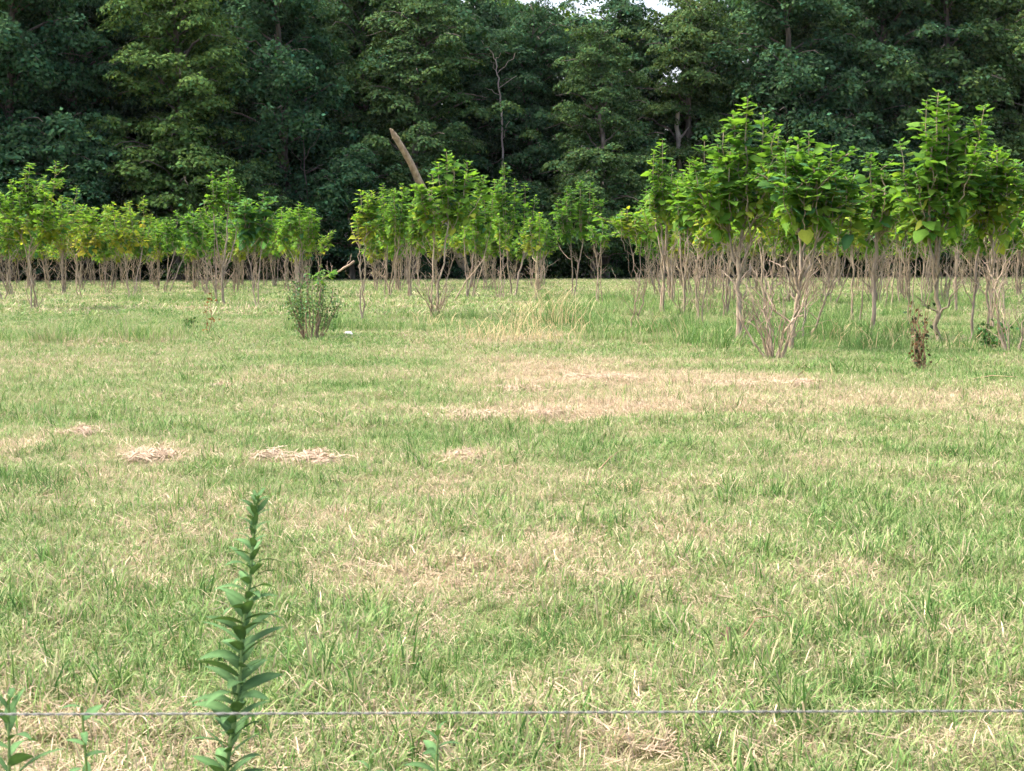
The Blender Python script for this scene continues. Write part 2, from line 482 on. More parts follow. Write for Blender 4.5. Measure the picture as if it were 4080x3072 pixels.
# undergrowth along the wood's foot
def shrub_mesh(seed, R, H):
    rng = np.random.RandomState(seed)
    st, cr = MB(), MB()
    P, Nn, S = [], [], []
    for k in range(26):
        az = rng.rand() * 6.283; r = R * math.sqrt(rng.rand()) * 0.9
        z = H * rng.uniform(0.15, 1.0) * (1 - 0.5 * (r / R) ** 2)
        c = np.array([r * math.cos(az), r * math.sin(az), z])
        if k < 12:
            tube(st, bend(rng, (rng.normal(0, 0.2), rng.normal(0, 0.2), -0.05), c, 6, 0.06), np.linspace(0.035, 0.012, 6), 5)
        m = 90; pr = rng.uniform(0.5, 0.9)
        u = rng.rand(m) ** 0.6 * pr; th = rng.rand(m) * 6.283
        px = np.stack([u * np.cos(th), u * np.sin(th), -0.5 * u * u / pr + rng.normal(0, 0.15, m)], 1)
        P.append(c + px); Nn.append(np.stack([np.cos(th) * u, np.sin(th) * u, np.full(m, 0.7)], 1) + rng.normal(0, 0.4, (m, 3))); S.append(rng.uniform(0.15, 0.3, m))
    scatter_leaves(cr, rng, np.concatenate(P), np.concatenate(Nn), np.concatenate(S), (0.034, 0.070, 0.028))
    return st.mesh('stems', M['wood_bark']), cr.mesh('foliage', M['wood_leaf'], smooth=False)
SV = [shrub_mesh(300 + i, R, H) for i, (R, H) in enumerate(((2.2, 2.6), (1.8, 3.4), (2.8, 2.2)))]
for k in range(92):
    x = -58 + (k % 46) * 2.6 + rng.uniform(-0.8, 0.8)
    root = empty('forest_shrub', (x, EDGE(x) + (rng.uniform(1.5, 9) if k < 46 else rng.uniform(14, 34)), 0))
    root.rotation_euler = (0, 0, rng.uniform(0, 6.28))
    s = rng.uniform(0.8, 1.25); root.scale = (s, s, s)
    i = rng.randint(3)
    link('stem', SV[i][0], root)
    c = link('foliage', SV[i][1], root); c.color = (*[DARK, BLUE, DARK][rng.randint(3)], 1)
    tag(root, ('dark undergrowth shrub at the foot of the ' if k < 46 else 'shrub deep in the shade behind the ') + deep(2040 + x / EDGE(x) * F), 'shrub', 'undergrowth shrubs along the wood edge')

# leaning broken trunk
rng = np.random.RandomState(21)
p1 = at(1572, 538, 114); p0 = at(1880, 1113, 124.5)
snag = empty('broken_trunk', (p0.x, p0.y, 0))
mb = MB()
a = np.array((0, 0, -0.3)); b = np.array(p1 - Vector((p0.x, p0.y, 0)))
pl = bend(rng, a, b, 12, 0.05)
pl[:, 0] += 0.12 * np.sin(np.linspace(0, math.pi, 12))
tube(mb, pl, np.linspace(0.40, 0.24, 12) * (1 + rng.normal(0, 0.05, 12)), 12)
mb.build('trunk', M['pale_wood'], snag)
mb = MB()
d = (b - a) / np.linalg.norm(b - a)
for k in range(7):
    o = np.array([math.cos(k * 0.9), math.sin(k * 0.9), 0]) * 0.18
    tube(mb, [b + o - d * 0.3, b + o * 0.7 + d * (0.2 + 0.55 * rng.rand())], [0.14, 0.03], 5)
mb.build('splintered_tip', M['pale_wood'], snag)
mb = MB()
tube(mb, [pl[7] + np.array([0.2, -0.35, 0]), pl[7] + np.array([0.5, -0.7, 0.2])], [0.16, 0.1], 7)
mb.build('branch_stub', M['pale_wood'], snag)
tag(snag, 'pale broken tree trunk leaning left against the dark wood', 'dead tree')

def bare_tree(name, label, base, path, r0, r1, twigs, seed, mat, cat='dead tree'):
    """a bare stem through photograph pixels at one depth"""
    rng = np.random.RandomState(seed)
    Y = base
    pts = np.array([np.array(at(x, y, Y)) for x, y in path])
    g = pts[0].copy(); g[2] = 0
    root = empty(name, tuple(g))
    if pts[0][2] > 0.3: pts = np.vstack([g + np.array([0, 0, -0.1]), pts])
    pts = pts - g
    seg = np.concatenate([bend(rng, pts[i], pts[i + 1], 6, 0.06)[:-1] for i in range(len(pts) - 1)] + [pts[-1:]])
    mb = MB(); tube(mb, seg, np.linspace(r0, r1, len(seg)), 7); mb.build('trunk', mat, root)
    for k in range(twigs):
        i = rng.randint(len(seg) // 3, len(seg) - 1)
        d = np.array([rng.choice([-1, 1]) * rng.uniform(0.5, 1.4), -rng.uniform(0, 0.8), rng.uniform(0.3, 1.6)])
        mb = MB(); tube(mb, bend(rng, seg[i], seg[i] + d * rng.uniform(0.7, 1.5), 6, 0.08), np.linspace(r1 * 1.0, 0.02, 6), 5)
        mb.build('branch', mat, root)
    tag(root, label, cat)
bare_tree('dead_tree', 'thin pale dead tree with bare crooked branches in a gap of the wood', 131, [(2010, 1108), (2005, 700), (1998, 460), (1985, 330), (1975, 240), (1955, 200)], 0.11, 0.035, 7, 5, M['dead_wood'])
bare_tree('bare_tree', 'thin dark leafless tree in the shadow gap right of the slender left catalpa', 117, [(1225, 1128), (1228, 860), (1212, 640), (1210, 450)], 0.06, 0.03, 6, 6, M['wood_bark'], 'tree')
bare_tree('bare_tree', 'grey bare trunk under the bright sky gap', 136, [(2715, 1106), (2705, 600), (2700, 440)], 0.26, 0.2, 4, 7, M['dead_wood'], 'tree')
bare_tree('bare_tree', 'forked bare trunk under the broad layered maple', 127, [(2420, 1108), (2412, 700), (2395, 500), (2380, 420)], 0.26, 0.12, 6, 8, M['wood_bark'], 'tree')

# ------------------------------------------------------------------ catalpa leaves
def leaf_shape(seed):
    rng = np.random.RandomState(seed)
    dr = rng.uniform(0.02, 0.38); fold = rng.uniform(-0.18, 0.12); wob = lambda: rng.normal(0, 0.045)
    pet = rng.uniform(0.28, 0.5)
    ts = np.array([0.0, 0.22, 0.5, 0.78, 1.0]); hw = np.array([0.0, 0.40, 0.37, 0.20, 0.0])
    zc = lambda t: -dr * t * t
    v = [(pet + t, 0, zc(t)) for t in ts]
    for s in (1, -1):
        v.append((pet - 0.09, s * 0.24, zc(0) + fold * 0.5 + wob()))
        for t, w in list(zip(ts, hw))[1:4]:
            v.append((pet + t - 0.03, s * (w + wob()), zc(t) + fold * w / 0.4 + wob()))
    a, b = 5, 9
    f = []
    for o, flip in ((a, False), (b, True)):
        q = [(0, 1, o + 1, o), (1, 2, o + 2, o + 1), (2, 3, o + 3, o + 2), (3, 4, o + 3, o + 3)]
        for k in q:
            k = k if len(set(k)) == 4 else (3, 4, o + 3)
            f.append(tuple(reversed(k)) if flip else k)
    # the stalk
    n = len(v)
    w = 0.022
    v += [(0, w, 0), (0, -w, 0), (pet, w * 0.7, 0.0), (pet, -w * 0.7, 0.0), (0, 0, -w * 2), (pet, 0, -w * 1.4)]
    fs = [(n, n + 1, n + 3, n + 2), (n + 1, n + 4, n + 5, n + 3), (n + 4, n, n + 2, n + 5)]
    quads = np.array([k for k in f if len(k) == 4] + fs); tris = np.array([k for k in f if len(k) == 3])
    return np.array(v), quads, tris, n
SHAPES = [leaf_shape(i) for i in range(11)]
TONES = np.array([(0.052, 0.128, 0.030), (0.080, 0.185, 0.032), (0.115, 0.235, 0.036), (0.165, 0.265, 0.040), (0.25, 0.295, 0.045), (0.36, 0.345, 0.06), (0.065, 0.168, 0.068)])
LEAFMESH = {}
def leaf_mesh(si, ti):
    if (si, ti) not in LEAFMESH:
        mb = MB(); v, q, t, n = SHAPES[si]
        c = np.tile(TONES[ti], (len(v), 1)); c[n:] = (0.16, 0.15, 0.05); c[:5] *= 1.15
        mb.add(v, q, c); mb.n = 0
        mb.v.append(np.zeros((0, 3), np.float32)); mb.c.append(np.zeros((0, 3), np.float32))
        mb.loops.append(t.ravel()); mb.sizes.append(np.full(len(t), 3, np.int32))
        LEAFMESH[si, ti] = mb.mesh('leaf', M['catalpa_leaf'])
    return LEAFMESH[si, ti]
def rotmats(az, el, roll):
    ca, sa, ce, se, cr, sr = np.cos(az), np.sin(az), np.cos(el), np.sin(el), np.cos(roll), np.sin(roll)
    z = np.zeros_like(ca); o = np.ones_like(ca)
    Rz = np.stack([np.stack([ca, -sa, z], -1), np.stack([sa, ca, z], -1), np.stack([z, z, o], -1)], -2)
    Ry = np.stack([np.stack([ce, z, -se], -1), np.stack([z, o, z], -1), np.stack([se, z, ce], -1)], -2)
    Rx = np.stack([np.stack([o, z, z], -1), np.stack([z, cr, -sr], -1), np.stack([z, sr, cr], -1)], -2)
    return Rz @ Ry @ Rx

def merged_leaves(mb, L):
    """L: list of (pos, az, el, roll, size, shape, tone)"""
    for si in range(len(SHAPES)):
        sel = [l for l in L if l[5] == si]
        if not sel: continue
        v, q, t, n = SHAPES[si]
        pos = np.array([l[0] for l in sel]); R = rotmats(*[np.array([l[k] for l in sel]) for k in (1, 2, 3)])
        sz = np.array([l[4] for l in sel])
        vv = pos[:, None, :] + sz[:, None, None] * np.einsum('nij,kj->nki', R, v)
        c = np.repeat(TONES[np.array([l[6] for l in sel])][:, None, :], len(v), 1); c[:, n:] = (0.16, 0.15, 0.05); c[:, :5] *= 1.15
        off = (np.arange(len(sel)) * len(v))[:, None, None]
        base = mb.n
        mb.add(vv.reshape(-1, 3), (off + q[None]).reshape(-1, 4), c.reshape(-1, 3))
        mb.loops.append((off + t[None]).reshape(-1, 3).ravel() + base); mb.sizes.append(np.full(len(sel) * len(t), 3, np.int32))

def whorls(rng, path, z_lo, leafsize, yellow, blue, step=0.15):
    """leaves in threes up one shoot; path is the shoot's polyline, bare below z_lo"""
    seg = np.linalg.norm(np.diff(path, axis=0), axis=1); s = np.concatenate([[0], np.cumsum(seg)]); T = s[-1]
    L = []; u = T; k = 0; az0 = rng.rand() * 6.28
    while u > 0:
        p = np.array([np.interp(u, s, path[:, d]) for d in range(3)])
        if p[2] < z_lo: break
        age = min(1.0, (T - u) / 1.1)
        for j in range(3):
            if age > 0.4 and rng.rand() < 0.2: continue
            az = az0 + k * 1.05 + j * 2.094 + rng.normal(0, 0.22)
            el = 0.45 - 0.70 * age - 0.45 * max(0, (p[2] < z_lo + 0.3)) + rng.normal(0, 0.22)
            sz = min(0.31, leafsize) * (0.42 + 0.62 * min(1, (T - u) / 0.5)) * rng.uniform(0.62, 1.08)
            y = yellow + 0.04 + 0.6 * max(0, 1 - (p[2] - z_lo) / 0.7) * yellow * 2 + rng.normal(0, 0.12)
            ti = 6 if rng.rand() < blue else (5 if y > 1.05 else 4 if y > 0.70 else 3 if y > 0.46 else 2 if y > 0.27 else 1 if y > 0.10 else 0)
            if ti in (3, 4, 5): sz *= 0.8
            L.append((p, az, el, rng.normal(0, 0.3), sz, rng.randint(len(SHAPES)), ti))
        u -= step * rng.uniform(0.8, 1.2) * (0.55 if T - u < 0.25 else 1.0); k += 1
    return L

def twiggy(rng, mb, a, d, length, r, depth, col):
    """a crooked bare branch with side twigs"""
    n = 6
    b = a + d * length
    p = bend(rng, a, b, n, length * 0.03, 0, a + d * length * 0.5 + rng.normal(0, 0.08 * length, 3))
    tube(mb, p, np.linspace(r, r * 0.45, n), 5, col)
    if depth > 0:
        for k in range(rng.randint(1, 4)):
            i = rng.randint(2, n)
            dd = d + rng.normal(0, 0.55, 3); dd[2] = abs(dd[2]) * 0.8 + 0.15; dd /= np.linalg.norm(dd)
            twiggy(rng, mb, p[i], dd, length * rng.uniform(0.35, 0.65), r * 0.55, depth - 1, col)

def catalpa(seed, H, tops, x0, x1, zb, stems=2, lean=0.0, fill=4, yellow=0.25, blue=0.05, leafsize=0.285, bare=7, basal=0, depth=0.75, fork=None):
    """all in metres about the tree's foot; tops: list of (x, z)"""
    rng = np.random.RandomState(seed)
    W = x1 - x0; cx = (x0 + x1) / 2
    bark = lambda: np.array((1, 1, 1)) * rng.uniform(0.8, 1.1) * np.array((1, rng.uniform(0.94, 1.0), rng.uniform(0.86, 1.0)))
    tx = sorted(tops)
    ex = [x0 - 0.01] + [t[0] for t in tx] + [x1 + 0.01]; ez = [zb + 0.75] + [t[1] for t in tx] + [zb + 0.75]
    sh = [(x, rng.uniform(-0.35, 0.35) * depth * W * 0.7, z) for x, z in tops]
    for k in range(int(fill * 1.9) + 4):
        x = rng.uniform(x0 + 0.12, x1 - 0.12)
        z = zb + (np.interp(x, ex, ez) - zb) * rng.uniform(0.3, 1.0)
        sh.append((x, rng.uniform(-0.5, 0.5) * W * depth, max(z, zb + 0.3)))
    forks = []
    trunks, branches, twigs, leaves = [], [], MB(), []
    for k in range(stems):
        zf = fork if fork else rng.uniform(0.78, 1.08) * zb
        off = np.array([rng.normal(0, 0.09), rng.normal(0, 0.09), 0]) * (stems > 1)
        top = np.array([lean * zf + (cx * 0.35 if stems == 1 else rng.uniform(-0.4, 0.4) * W * 0.55 + cx * 0.4), rng.normal(0, 0.1), zf])
        r = (0.044 if stems == 1 else 0.027) * rng.uniform(0.85, 1.15) * (H / 4.3)
        p = bend(rng, off + np.array([0, 0, -0.08]), off + top, 9, 0.022)
        rr = np.linspace(r * 1.05, r * 0.8, 9); rr[0] *= 1.45; rr[1] *= 1.1
        trunks.append((p, rr, bark())); forks.append((p, r))
    mains = []
    for n_, (x, y, z) in enumerate(sh):
        b = np.array([x, y, z])
        host = None
        if len(mains) >= max(2, stems) + (1 if stems < 3 else 0):
            # a side limb of the nearest main limb, leaving it low in the crown
            best = 1e9
            for q0, r0 in mains:
                for i in range(2, 8):
                    if q0[i][2] < z - 0.45 and q0[i][2] > zb * 0.72:
                        w = abs(q0[i][0] - x) + abs(q0[i][1] - y) + 0.35 * abs(q0[i][2] - (zb + 0.1)) + rng.rand() * 0.2
                        if w < best: best, host, hr = w, q0[i], r0 * (1 - i / 12.0)
        if host is None:
            k = min(range(stems), key=lambda i: abs(forks[i][0][-1][0] - x) + rng.rand() * 0.25)
            p, r = forks[k]
            a = p[rng.randint(6, 9) if len(mains) else 8]
            r_ = r * (0.8 if len(mains) < stems else 0.6)
        else:
            a, r_ = host, hr * 0.62
        mid = np.array([x * 0.9 + a[0] * 0.1, y * 0.9 + a[1] * 0.1, a[2] + 0.28 * (z - a[2])])
        q = bend(rng, a, b, 11, 0.022, 0, mid)
        if host is None: mains.append((q, r_))
        branches.append((q, np.linspace(r_, 0.008, 11), bark()))
        lo = max(zb + rng.uniform(-0.1, 0.6), z - rng.uniform(1.1, 2.3))
        leaves += whorls(rng, q, lo, leafsize * rng.uniform(0.9, 1.1), yellow, blue)
        # short leafy side shoots
        for j in range(rng.randint(1, 4)):
            m = q[rng.randint(6, 10)]
            dd = np.array([rng.normal(0, 0.5), rng.normal(0, 0.5), 0.55]); ln = rng.uniform(0.25, 0.55)
            qq = bend(rng, m, m + dd * ln, 5, 0.01)
            if qq[0][2] > zb - 0.1:
                tube(twigs, qq, np.linspace(0.011, 0.006, 5), 4, bark())
                leaves += whorls(rng, qq, zb - 0.1, leafsize * 0.85, yellow, blue)
    for k in range(bare):
        p, r = forks[rng.randint(stems)]
        a = p[rng.randint(3, 9)]
        az = rng.rand() * 6.28
        d = np.array([math.cos(az), math.sin(az) * 0.8, rng.uniform(0.7, 2.4)]); d /= np.linalg.norm(d)
        twiggy(rng, twigs, a, d, rng.uniform(0.35, 0.95), r * 0.5, 1, bark())
    for k in range(basal):
        az = rng.rand() * 6.28
        d = np.array([math.cos(az) * 0.5, math.sin(az) * 0.5, rng.uniform(0.7, 1.4)]); d /= np.linalg.norm(d)
        twiggy(rng, twigs, np.array([math.cos(az) * 0.07, math.sin(az) * 0.07, -0.03]), d, rng.uniform(0.4, 1.1), 0.017, 1, bark() * 0.8)
    return trunks, branches, twigs, leaves

def mesh_of(name, items, sides):
    mb = MB()
    for p, r, c in items: tube(mb, p, r, sides, c)
    return mb.mesh(name, M['bark'])

def place_catalpa(spec):
    xs, yb, tops, px0, px1, pbot = spec['xs'], spec['yb'], spec['tops'], spec['x0'], spec['x1'], spec['bot']
    g = ground(xs, yb)
    m = lambda x, y: (lambda q: (q.x - g.x, q.z))(at(x, y, g.y))
    T = [m(*t) for t in tops]
    zb = m(xs, pbot)[1]
    trunks, branches, twigs, leaves = catalpa(spec['seed'], max(t[1] for t in T) if T else 3.5, T, m(px0, 1000)[0], m(px1, 1000)[0], zb, **spec.get('opt', {}))
    root = empty('catalpa_tree', g)
    for t in trunks:
        link('trunk', mesh_of('trunk', [t], 8), root)
    if spec.get('near'):
        for b in branches: link('branch', mesh_of('branch', [b], 6), root)
    elif branches:
        link('branches', mesh_of('branches', branches, 5), root)
    if twigs.n:
        tw = twigs.build('twigs', M['bark'], root); tw['kind'] = 'stuff'
    if leaves:
        if spec.get('near'):
            order = sorted(range(len(leaves)), key=lambda i: leaves[i][0][1] - leaves[i][4])     # nearest first
            own, rest = order[:290], order[290:]
            for i in own:
                p, az, el, roll, sz, si, ti = leaves[i]
                o = link('leaf', leaf_mesh(si, ti), root)
                R = rotmats(np.array([az]), np.array([el]), np.array([roll]))[0] * sz
                o.matrix_local = Matrix(((*R[0], p[0]), (*R[1], p[1]), (*R[2], p[2]), (0, 0, 0, 1)))
            if rest:
                mb = MB(); merged_leaves(mb, [leaves[i] for i in rest])
                c = mb.build('foliage', M['catalpa_leaf'], root); c['kind'] = 'stuff'
        else:
            mb = MB(); merged_leaves(mb, leaves)
            mb.build('crown', M['catalpa_leaf'], root)
    tag(root, spec['label'], 'tree', 'young catalpa trees in the meadow')
    return root

def S(seed, xs, yb, tops, x0, x1, bot, label, near=False, **opt):
    return dict(seed=seed, xs=xs, yb=yb, tops=tops, x0=x0, x1=x1, bot=bot, label=label, near=near, opt=opt)
CATALPAS = [
    S(1, 5, 1205, [(20, 780), (-40, 750)], -120, 80, 1000, 'catalpa cut by the left edge with bare straight stem', yellow=0.35),
    S(2, 145, 1235, [(115, 655), (245, 650), (40, 720), (310, 745), (180, 700), (0, 765), (355, 830)], -30, 375, 985, 'broad yellow-green catalpa with wide dense crown near the left edge', True, fill=9, yellow=0.36, stems=2, basal=5),
    S(3, 326, 1195, [(370, 830), (330, 860), (410, 900)], 285, 425, 1010, 'small yellowing catalpa tucked right of the broad left catalpa', yellow=0.55, stems=2),
    S(4, 500, 1195, [(560, 785), (450, 810), (505, 800), (410, 850), (600, 850)], 385, 630, 1000, 'round yellow-topped catalpa second from the left of the field', yellow=0.5, fill=5),
    S(5, 650, 1173, [(760, 820), (700, 840), (665, 870)], 645, 800, 990, 'dark green low catalpa left of the slender tall one', yellow=0.1, stems=3),
    S(6, 890, 1220, [(905, 672), (845, 690), (950, 745), (800, 830)], 785, 970, 850, 'slender tall catalpa with leafy knob above a bare light trunk', True, yellow=0.18, fill=3, fork=1.35, stems=1, bare=12),
    S(7, 868, 1222, [(775, 850), (740, 870)], 700, 860, 985, 'leafless thick stump stems against the slender tall catalpa', yellow=0.05, stems=3, fill=1),
    S(8, 1015, 1236, [(1050, 768), (960, 812), (1080, 850), (1000, 800)], 925, 1095, 960, 'blue-green catalpa with large drooping leaves right of the slender one', True, yellow=0.12, blue=0.5, fill=4, leafsize=0.32),
    S(9, 1180, 1190, [(1195, 812), (1245, 830), (1120, 832), (1160, 850), (1262, 900)], 1090, 1270, 985, 'bushy green catalpa at the right end of the left group', yellow=0.24, stems=3, fill=5),
    S(10, 1262, 1178, [(1315, 928), (1280, 950)], 1215, 1330, 1005, 'small leafy catalpa tip reaching into the dark gap', yellow=0.3, stems=2, fill=1),
    S(11, 1436, 1278, [(1440, 765), (1482, 778), (1425, 840)], 1402, 1505, 975, 'narrow column-shaped yellow-green catalpa with leaning trunk right of the dark gap', True, yellow=0.42, fill=2, lean=-0.05),
    S(12, 1547, 1186, [(1530, 737), (1600, 732), (1662, 770), (1570, 760)], 1490, 1700, 985, 'many-stemmed catalpa just left of the tall middle catalpa', yellow=0.25, stems=4, fill=5),
    S(13, 1632, 1188, [(1650, 800), (1700, 790)], 1590, 1730, 985, 'twiggy thicket-like catalpa behind the tall middle catalpa', yellow=0.25, stems=5, bare=18),
    S(14, 1734, 1268, [(1781, 604), (1860, 645), (1720, 690), (1680, 745), (1930, 705), (1810, 640)], 1600, 1960, 930, 'tall middle catalpa with large heart leaves and two bare stems', True, yellow=0.27, fill=5, stems=2, basal=16, leafsize=0.31),
    S(15, 1866, 1190, [(1900, 745), (1962, 765), (1850, 800)], 1840, 2020, 985, 'catalpa right behind the tall middle catalpa with clumped stems', yellow=0.25, stems=4, fill=3),
    S(16, 2044, 1183, [(2012, 651), (2090, 732), (2130, 782), (1972, 722), (2050, 720)], 1950, 2165, 985, 'catalpa with a pointed leafy spire right of the tall middle one', yellow=0.2, stems=2, fill=5),
    S(17, 2126, 1202, [(2150, 850), (2110, 870)], 2080, 2190, 1000, 'short thick-stemmed catalpa beside the tall dry grass', yellow=0.4, stems=3, fill=0),
    S(18, 1990, 1197, [(1985, 860)], 1950, 2030, 1000, 'reddish short stump of a catalpa left of the dry grass', yellow=0.3, stems=3, fill=0, basal=6),
    S(19, 2287, 1183, [(2310, 718), (2260, 745), (2352, 732), (2392, 800), (2220, 800)], 2190, 2405, 960, 'dark green catalpa on forked trunks standing free before the dark wood', True, yellow=0.1, fill=5, stems=2),
    S(20, 2497, 1313, [(2500, 835), (2560, 832), (2602, 870), (2455, 860)], 2432, 2622, 965, 'low catalpa with spreading bare forks and yellow lower leaves', True, yellow=0.33, fill=2, fork=1.0, bare=14),
    S(21, 2616, 1254, [(2640, 560), (2602, 605), (2682, 645)], 2562, 2722, 900, 'narrow upright catalpa at the left end of the largest cluster', True, yellow=0.28, fill=3, stems=2),
    S(22, 2716, 1259, [(2745, 640), (2795, 660), (2700, 720)], 2680, 2870, 955, 'thin-stemmed catalpa between the narrow upright one and the largest one', yellow=0.25, stems=3, fill=4, basal=8),
    S(23, 2940, 1356, [(2985, 395), (3055, 448), (2890, 505), (2800, 565), (3092, 545), (2930, 455), (2760, 650)], 2725, 3155, 945, 'largest catalpa of the right cluster with tall stepped crown and yellow lower leaves', True, yellow=0.26, fill=7, stems=1, basal=4),
    S(24, 2897, 1264, [(2870, 700), (2940, 720)], 2820, 2990, 975, 'dark-stemmed catalpa behind the largest one', yellow=0.3, stems=4, fill=2, bare=14),
    S(25, 3150, 1400, [(3235, 525), (3180, 562), (3300, 592), (3332, 652), (3392, 722), (3122, 602)], 3040, 3412, 950, 'broad catalpa right of the largest one with forked crooked trunk', True, yellow=0.2, blue=0.2, fill=7, stems=1, fork=1.35, bare=10),
    S(26, 3215, 1350, [(3362, 702), (3402, 795), (3290, 655)], 3200, 3440, 965, 'catalpa with long slanting bare branches behind the broad right one', yellow=0.25, fill=3, bare=16, fork=1.15),
    S(27, 3321, 1216, [(3422, 802), (3462, 852), (3350, 790)], 3310, 3520, 965, 'far catalpa on a thin forked trunk between the right groups', yellow=0.3, fill=3, stems=2),
    S(28, 3473, 1350, [(3476, 616), (3530, 690), (3562, 722)], 3440, 3622, 925, 'thin catalpa with a drooping leafy spire left of the tallest right one', True, yellow=0.18, fill=2, stems=1),
    S(29, 3552, 1233, [(3560, 800), (3500, 830)], 3480, 3640, 965, 'catalpa with strongly curved dark stems behind the thin right one', yellow=0.3, fill=2, stems=3, bare=12),
    S(30, 3731, 1368, [(3742, 366), (3690, 405), (3785, 405), (3905, 432), (3602, 562), (3852, 545)], 3552, 3945, 930, 'tallest catalpa on the right with pale forked trunk and stacked leaf tiers', True, yellow=0.22, fill=6, stems=1, fork=1.45, leafsize=0.295, bare=5),
    S(31, 3897, 1361, [(3962, 590), (4022, 602), (3900, 645), (4072, 642), (3860, 700)], 3828, 4135, 935, 'wide catalpa with broad drooping leaves at the right edge', True, yellow=0.3, fill=6, stems=2, leafsize=0.295, bare=10),
    S(32, 3807, 1254, [(3800, 760), (3850, 800)], 3740, 3900, 965, 'catalpa trunk seen between the two rightmost large catalpas', yellow=0.25, fill=2, stems=2),
    S(33, 3676, 1236, [(3660, 800), (3690, 820)], 3610, 3740, 965, 'dark-stemmed catalpa behind the brown leafy weed', yellow=0.25, fill=2, stems=3, bare=12),
    S(34, 4150, 1340, [(4130, 640), (4190, 600)], 4050, 4290, 950, 'catalpa just past the right edge of the view', yellow=0.25, fill=4, stems=2),
    S(35, 3990, 1250, [(3990, 800), (4050, 820)], 3930, 4100, 970, 'back catalpa on twin stems near the right edge', yellow=0.3, fill=2, stems=2, bare=12),
    S(36, 2795, 1300, [(2830, 800), (2790, 830)], 2740, 2900, 975, 'slender three-stemmed catalpa just left of the largest one', yellow=0.35, fill=1, stems=3, bare=10),
    S(37, 3048, 1285, [(3060, 790), (3100, 820)], 2990, 3150, 975, 'slender many-stemmed catalpa between the largest and the broad right one', yellow=0.35, fill=1, stems=4, bare=12),
    S(38, 3405, 1285, [(3420, 820), (3390, 850)], 3350, 3480, 975, 'slim three-stemmed catalpa right of the broad right one', yellow=0.35, fill=1, stems=3, bare=12),
    S(39, 3610, 1300, [(3620, 800), (3570, 830)], 3540, 3690, 970, 'slim twin-stemmed catalpa just left of the tallest right one', yellow=0.3, fill=1, stems=2, bare=10),
    S(40, 3965, 1318, [(3975, 800), (4010, 830)], 3910, 4060, 970, 'slim pale-stemmed catalpa right of the wide edge one', yellow=0.3, fill=1, stems=3, bare=10),
    S(41, 2385, 1215, [(2400, 880), (2360, 900)], 2330, 2450, 985, 'low thin catalpa between the free dark one and the low forked one', yellow=0.2, fill=0, stems=3, bare=10),
]
for sp in CATALPAS:
    place_catalpa(sp)

# rows further back: six builds shared by many trees
BV = []
for i in range(7):
    rng = np.random.RandomState(700 + i)
    W = rng.uniform(1.9, 3.0); H = rng.uniform(3.7, 4.7)
    tops = [(rng.uniform(-0.5, 0.5) * W * 0.8, H * rng.uniform(0.78, 1.0)) for k in range(5)]
    tr, br, tw, lv = catalpa(700 + i, H, tops, -W / 2, W / 2, 1.95, stems=3 + i % 3, fill=5, yellow=[0.25, 0.4, 0.2, 0.32, 0.15, 0.3, 0.22][i], bare=13, basal=3, leafsize=0.29)
    mb = MB(); merged_leaves(mb, lv)
    BV.append((mesh_of('trunk', tr, 6), mesh_of('branches', br, 5), tw.mesh('twigs', M['bark']), mb.mesh('crown', M['catalpa_leaf'])))
rng = np.random.RandomState(77)
NEARBY = [(50, 'the catalpa cut by the left edge'), (200, 'the broad left catalpa'), (350, 'the small yellowing catalpa'), (500, 'the round yellow-topped catalpa'), (680, 'the dark green low catalpa'),
          (880, 'the slender tall catalpa'), (1015, 'the blue-green catalpa'), (1180, 'the bushy end catalpa of the left group'), (1440, 'the narrow column-shaped catalpa'), (1570, 'the many-stemmed middle catalpa'),
          (1740, 'the tall middle catalpa'), (1900, 'the clumped-stem middle catalpa'), (2050, 'the spired middle catalpa'), (2180, 'the tall dry grass'), (2640, 'the narrow upright catalpa'), (2760, 'the thin-stemmed cluster catalpa'),
          (2940, 'the largest cluster catalpa'), (3180, 'the broad forked catalpa'), (3330, 'the far thin forked catalpa'), (3490, 'the drooping-spire catalpa'), (3740, 'the tallest right catalpa'), (3920, 'the wide right-edge catalpa'), (4200, 'the catalpa past the right edge')]
nearby = lambda x: min(NEARBY, key=lambda n: abs(n[0] - x))[1]
def back_catalpa(xs, yb, row):
    g = ground(xs, yb)
    i = rng.randint(len(BV))
    root = empty('catalpa_tree', g)
    root.rotation_euler = (0, 0, rng.uniform(0, 6.28)); s = rng.uniform(0.8, 1.06) * (1.06 if xs > 2500 else 1.0); root.scale = (s * rng.uniform(0.9, 1.15), s, s)
    for nme, me in zip(('trunk', 'branches', 'twigs', 'crown'), BV[i]):
        o = link(nme, me, root)
        if nme == 'twigs': o['kind'] = 'stuff'
    tag(root, '%s catalpa seen behind %s' % (row, nearby(xs)), 'tree', 'catalpas in the back rows of the meadow')
ROWN = ('nearest back-row', 'second back-row', 'third back-row', 'farthest back-row')
for lo, hi, rows in ((-350, 1270, ((1176, 190), (1160, 130), (1148, 120), (1140, 110))),
                     (1460, 2170, ((1164, 170), (1150, 140), (1140, 120))),
                     (2560, 4400, ((1215, 170), (1182, 140), (1158, 130), (1142, 120)))):
    for rn, (yb, step) in zip(ROWN, rows):
        x = lo + rng.uniform(0, step)
        while x < hi:
            back_catalpa(x + rng.uniform(-0.35, 0.35) * step, yb + rng.uniform(-5, 5), rn)
            x += step

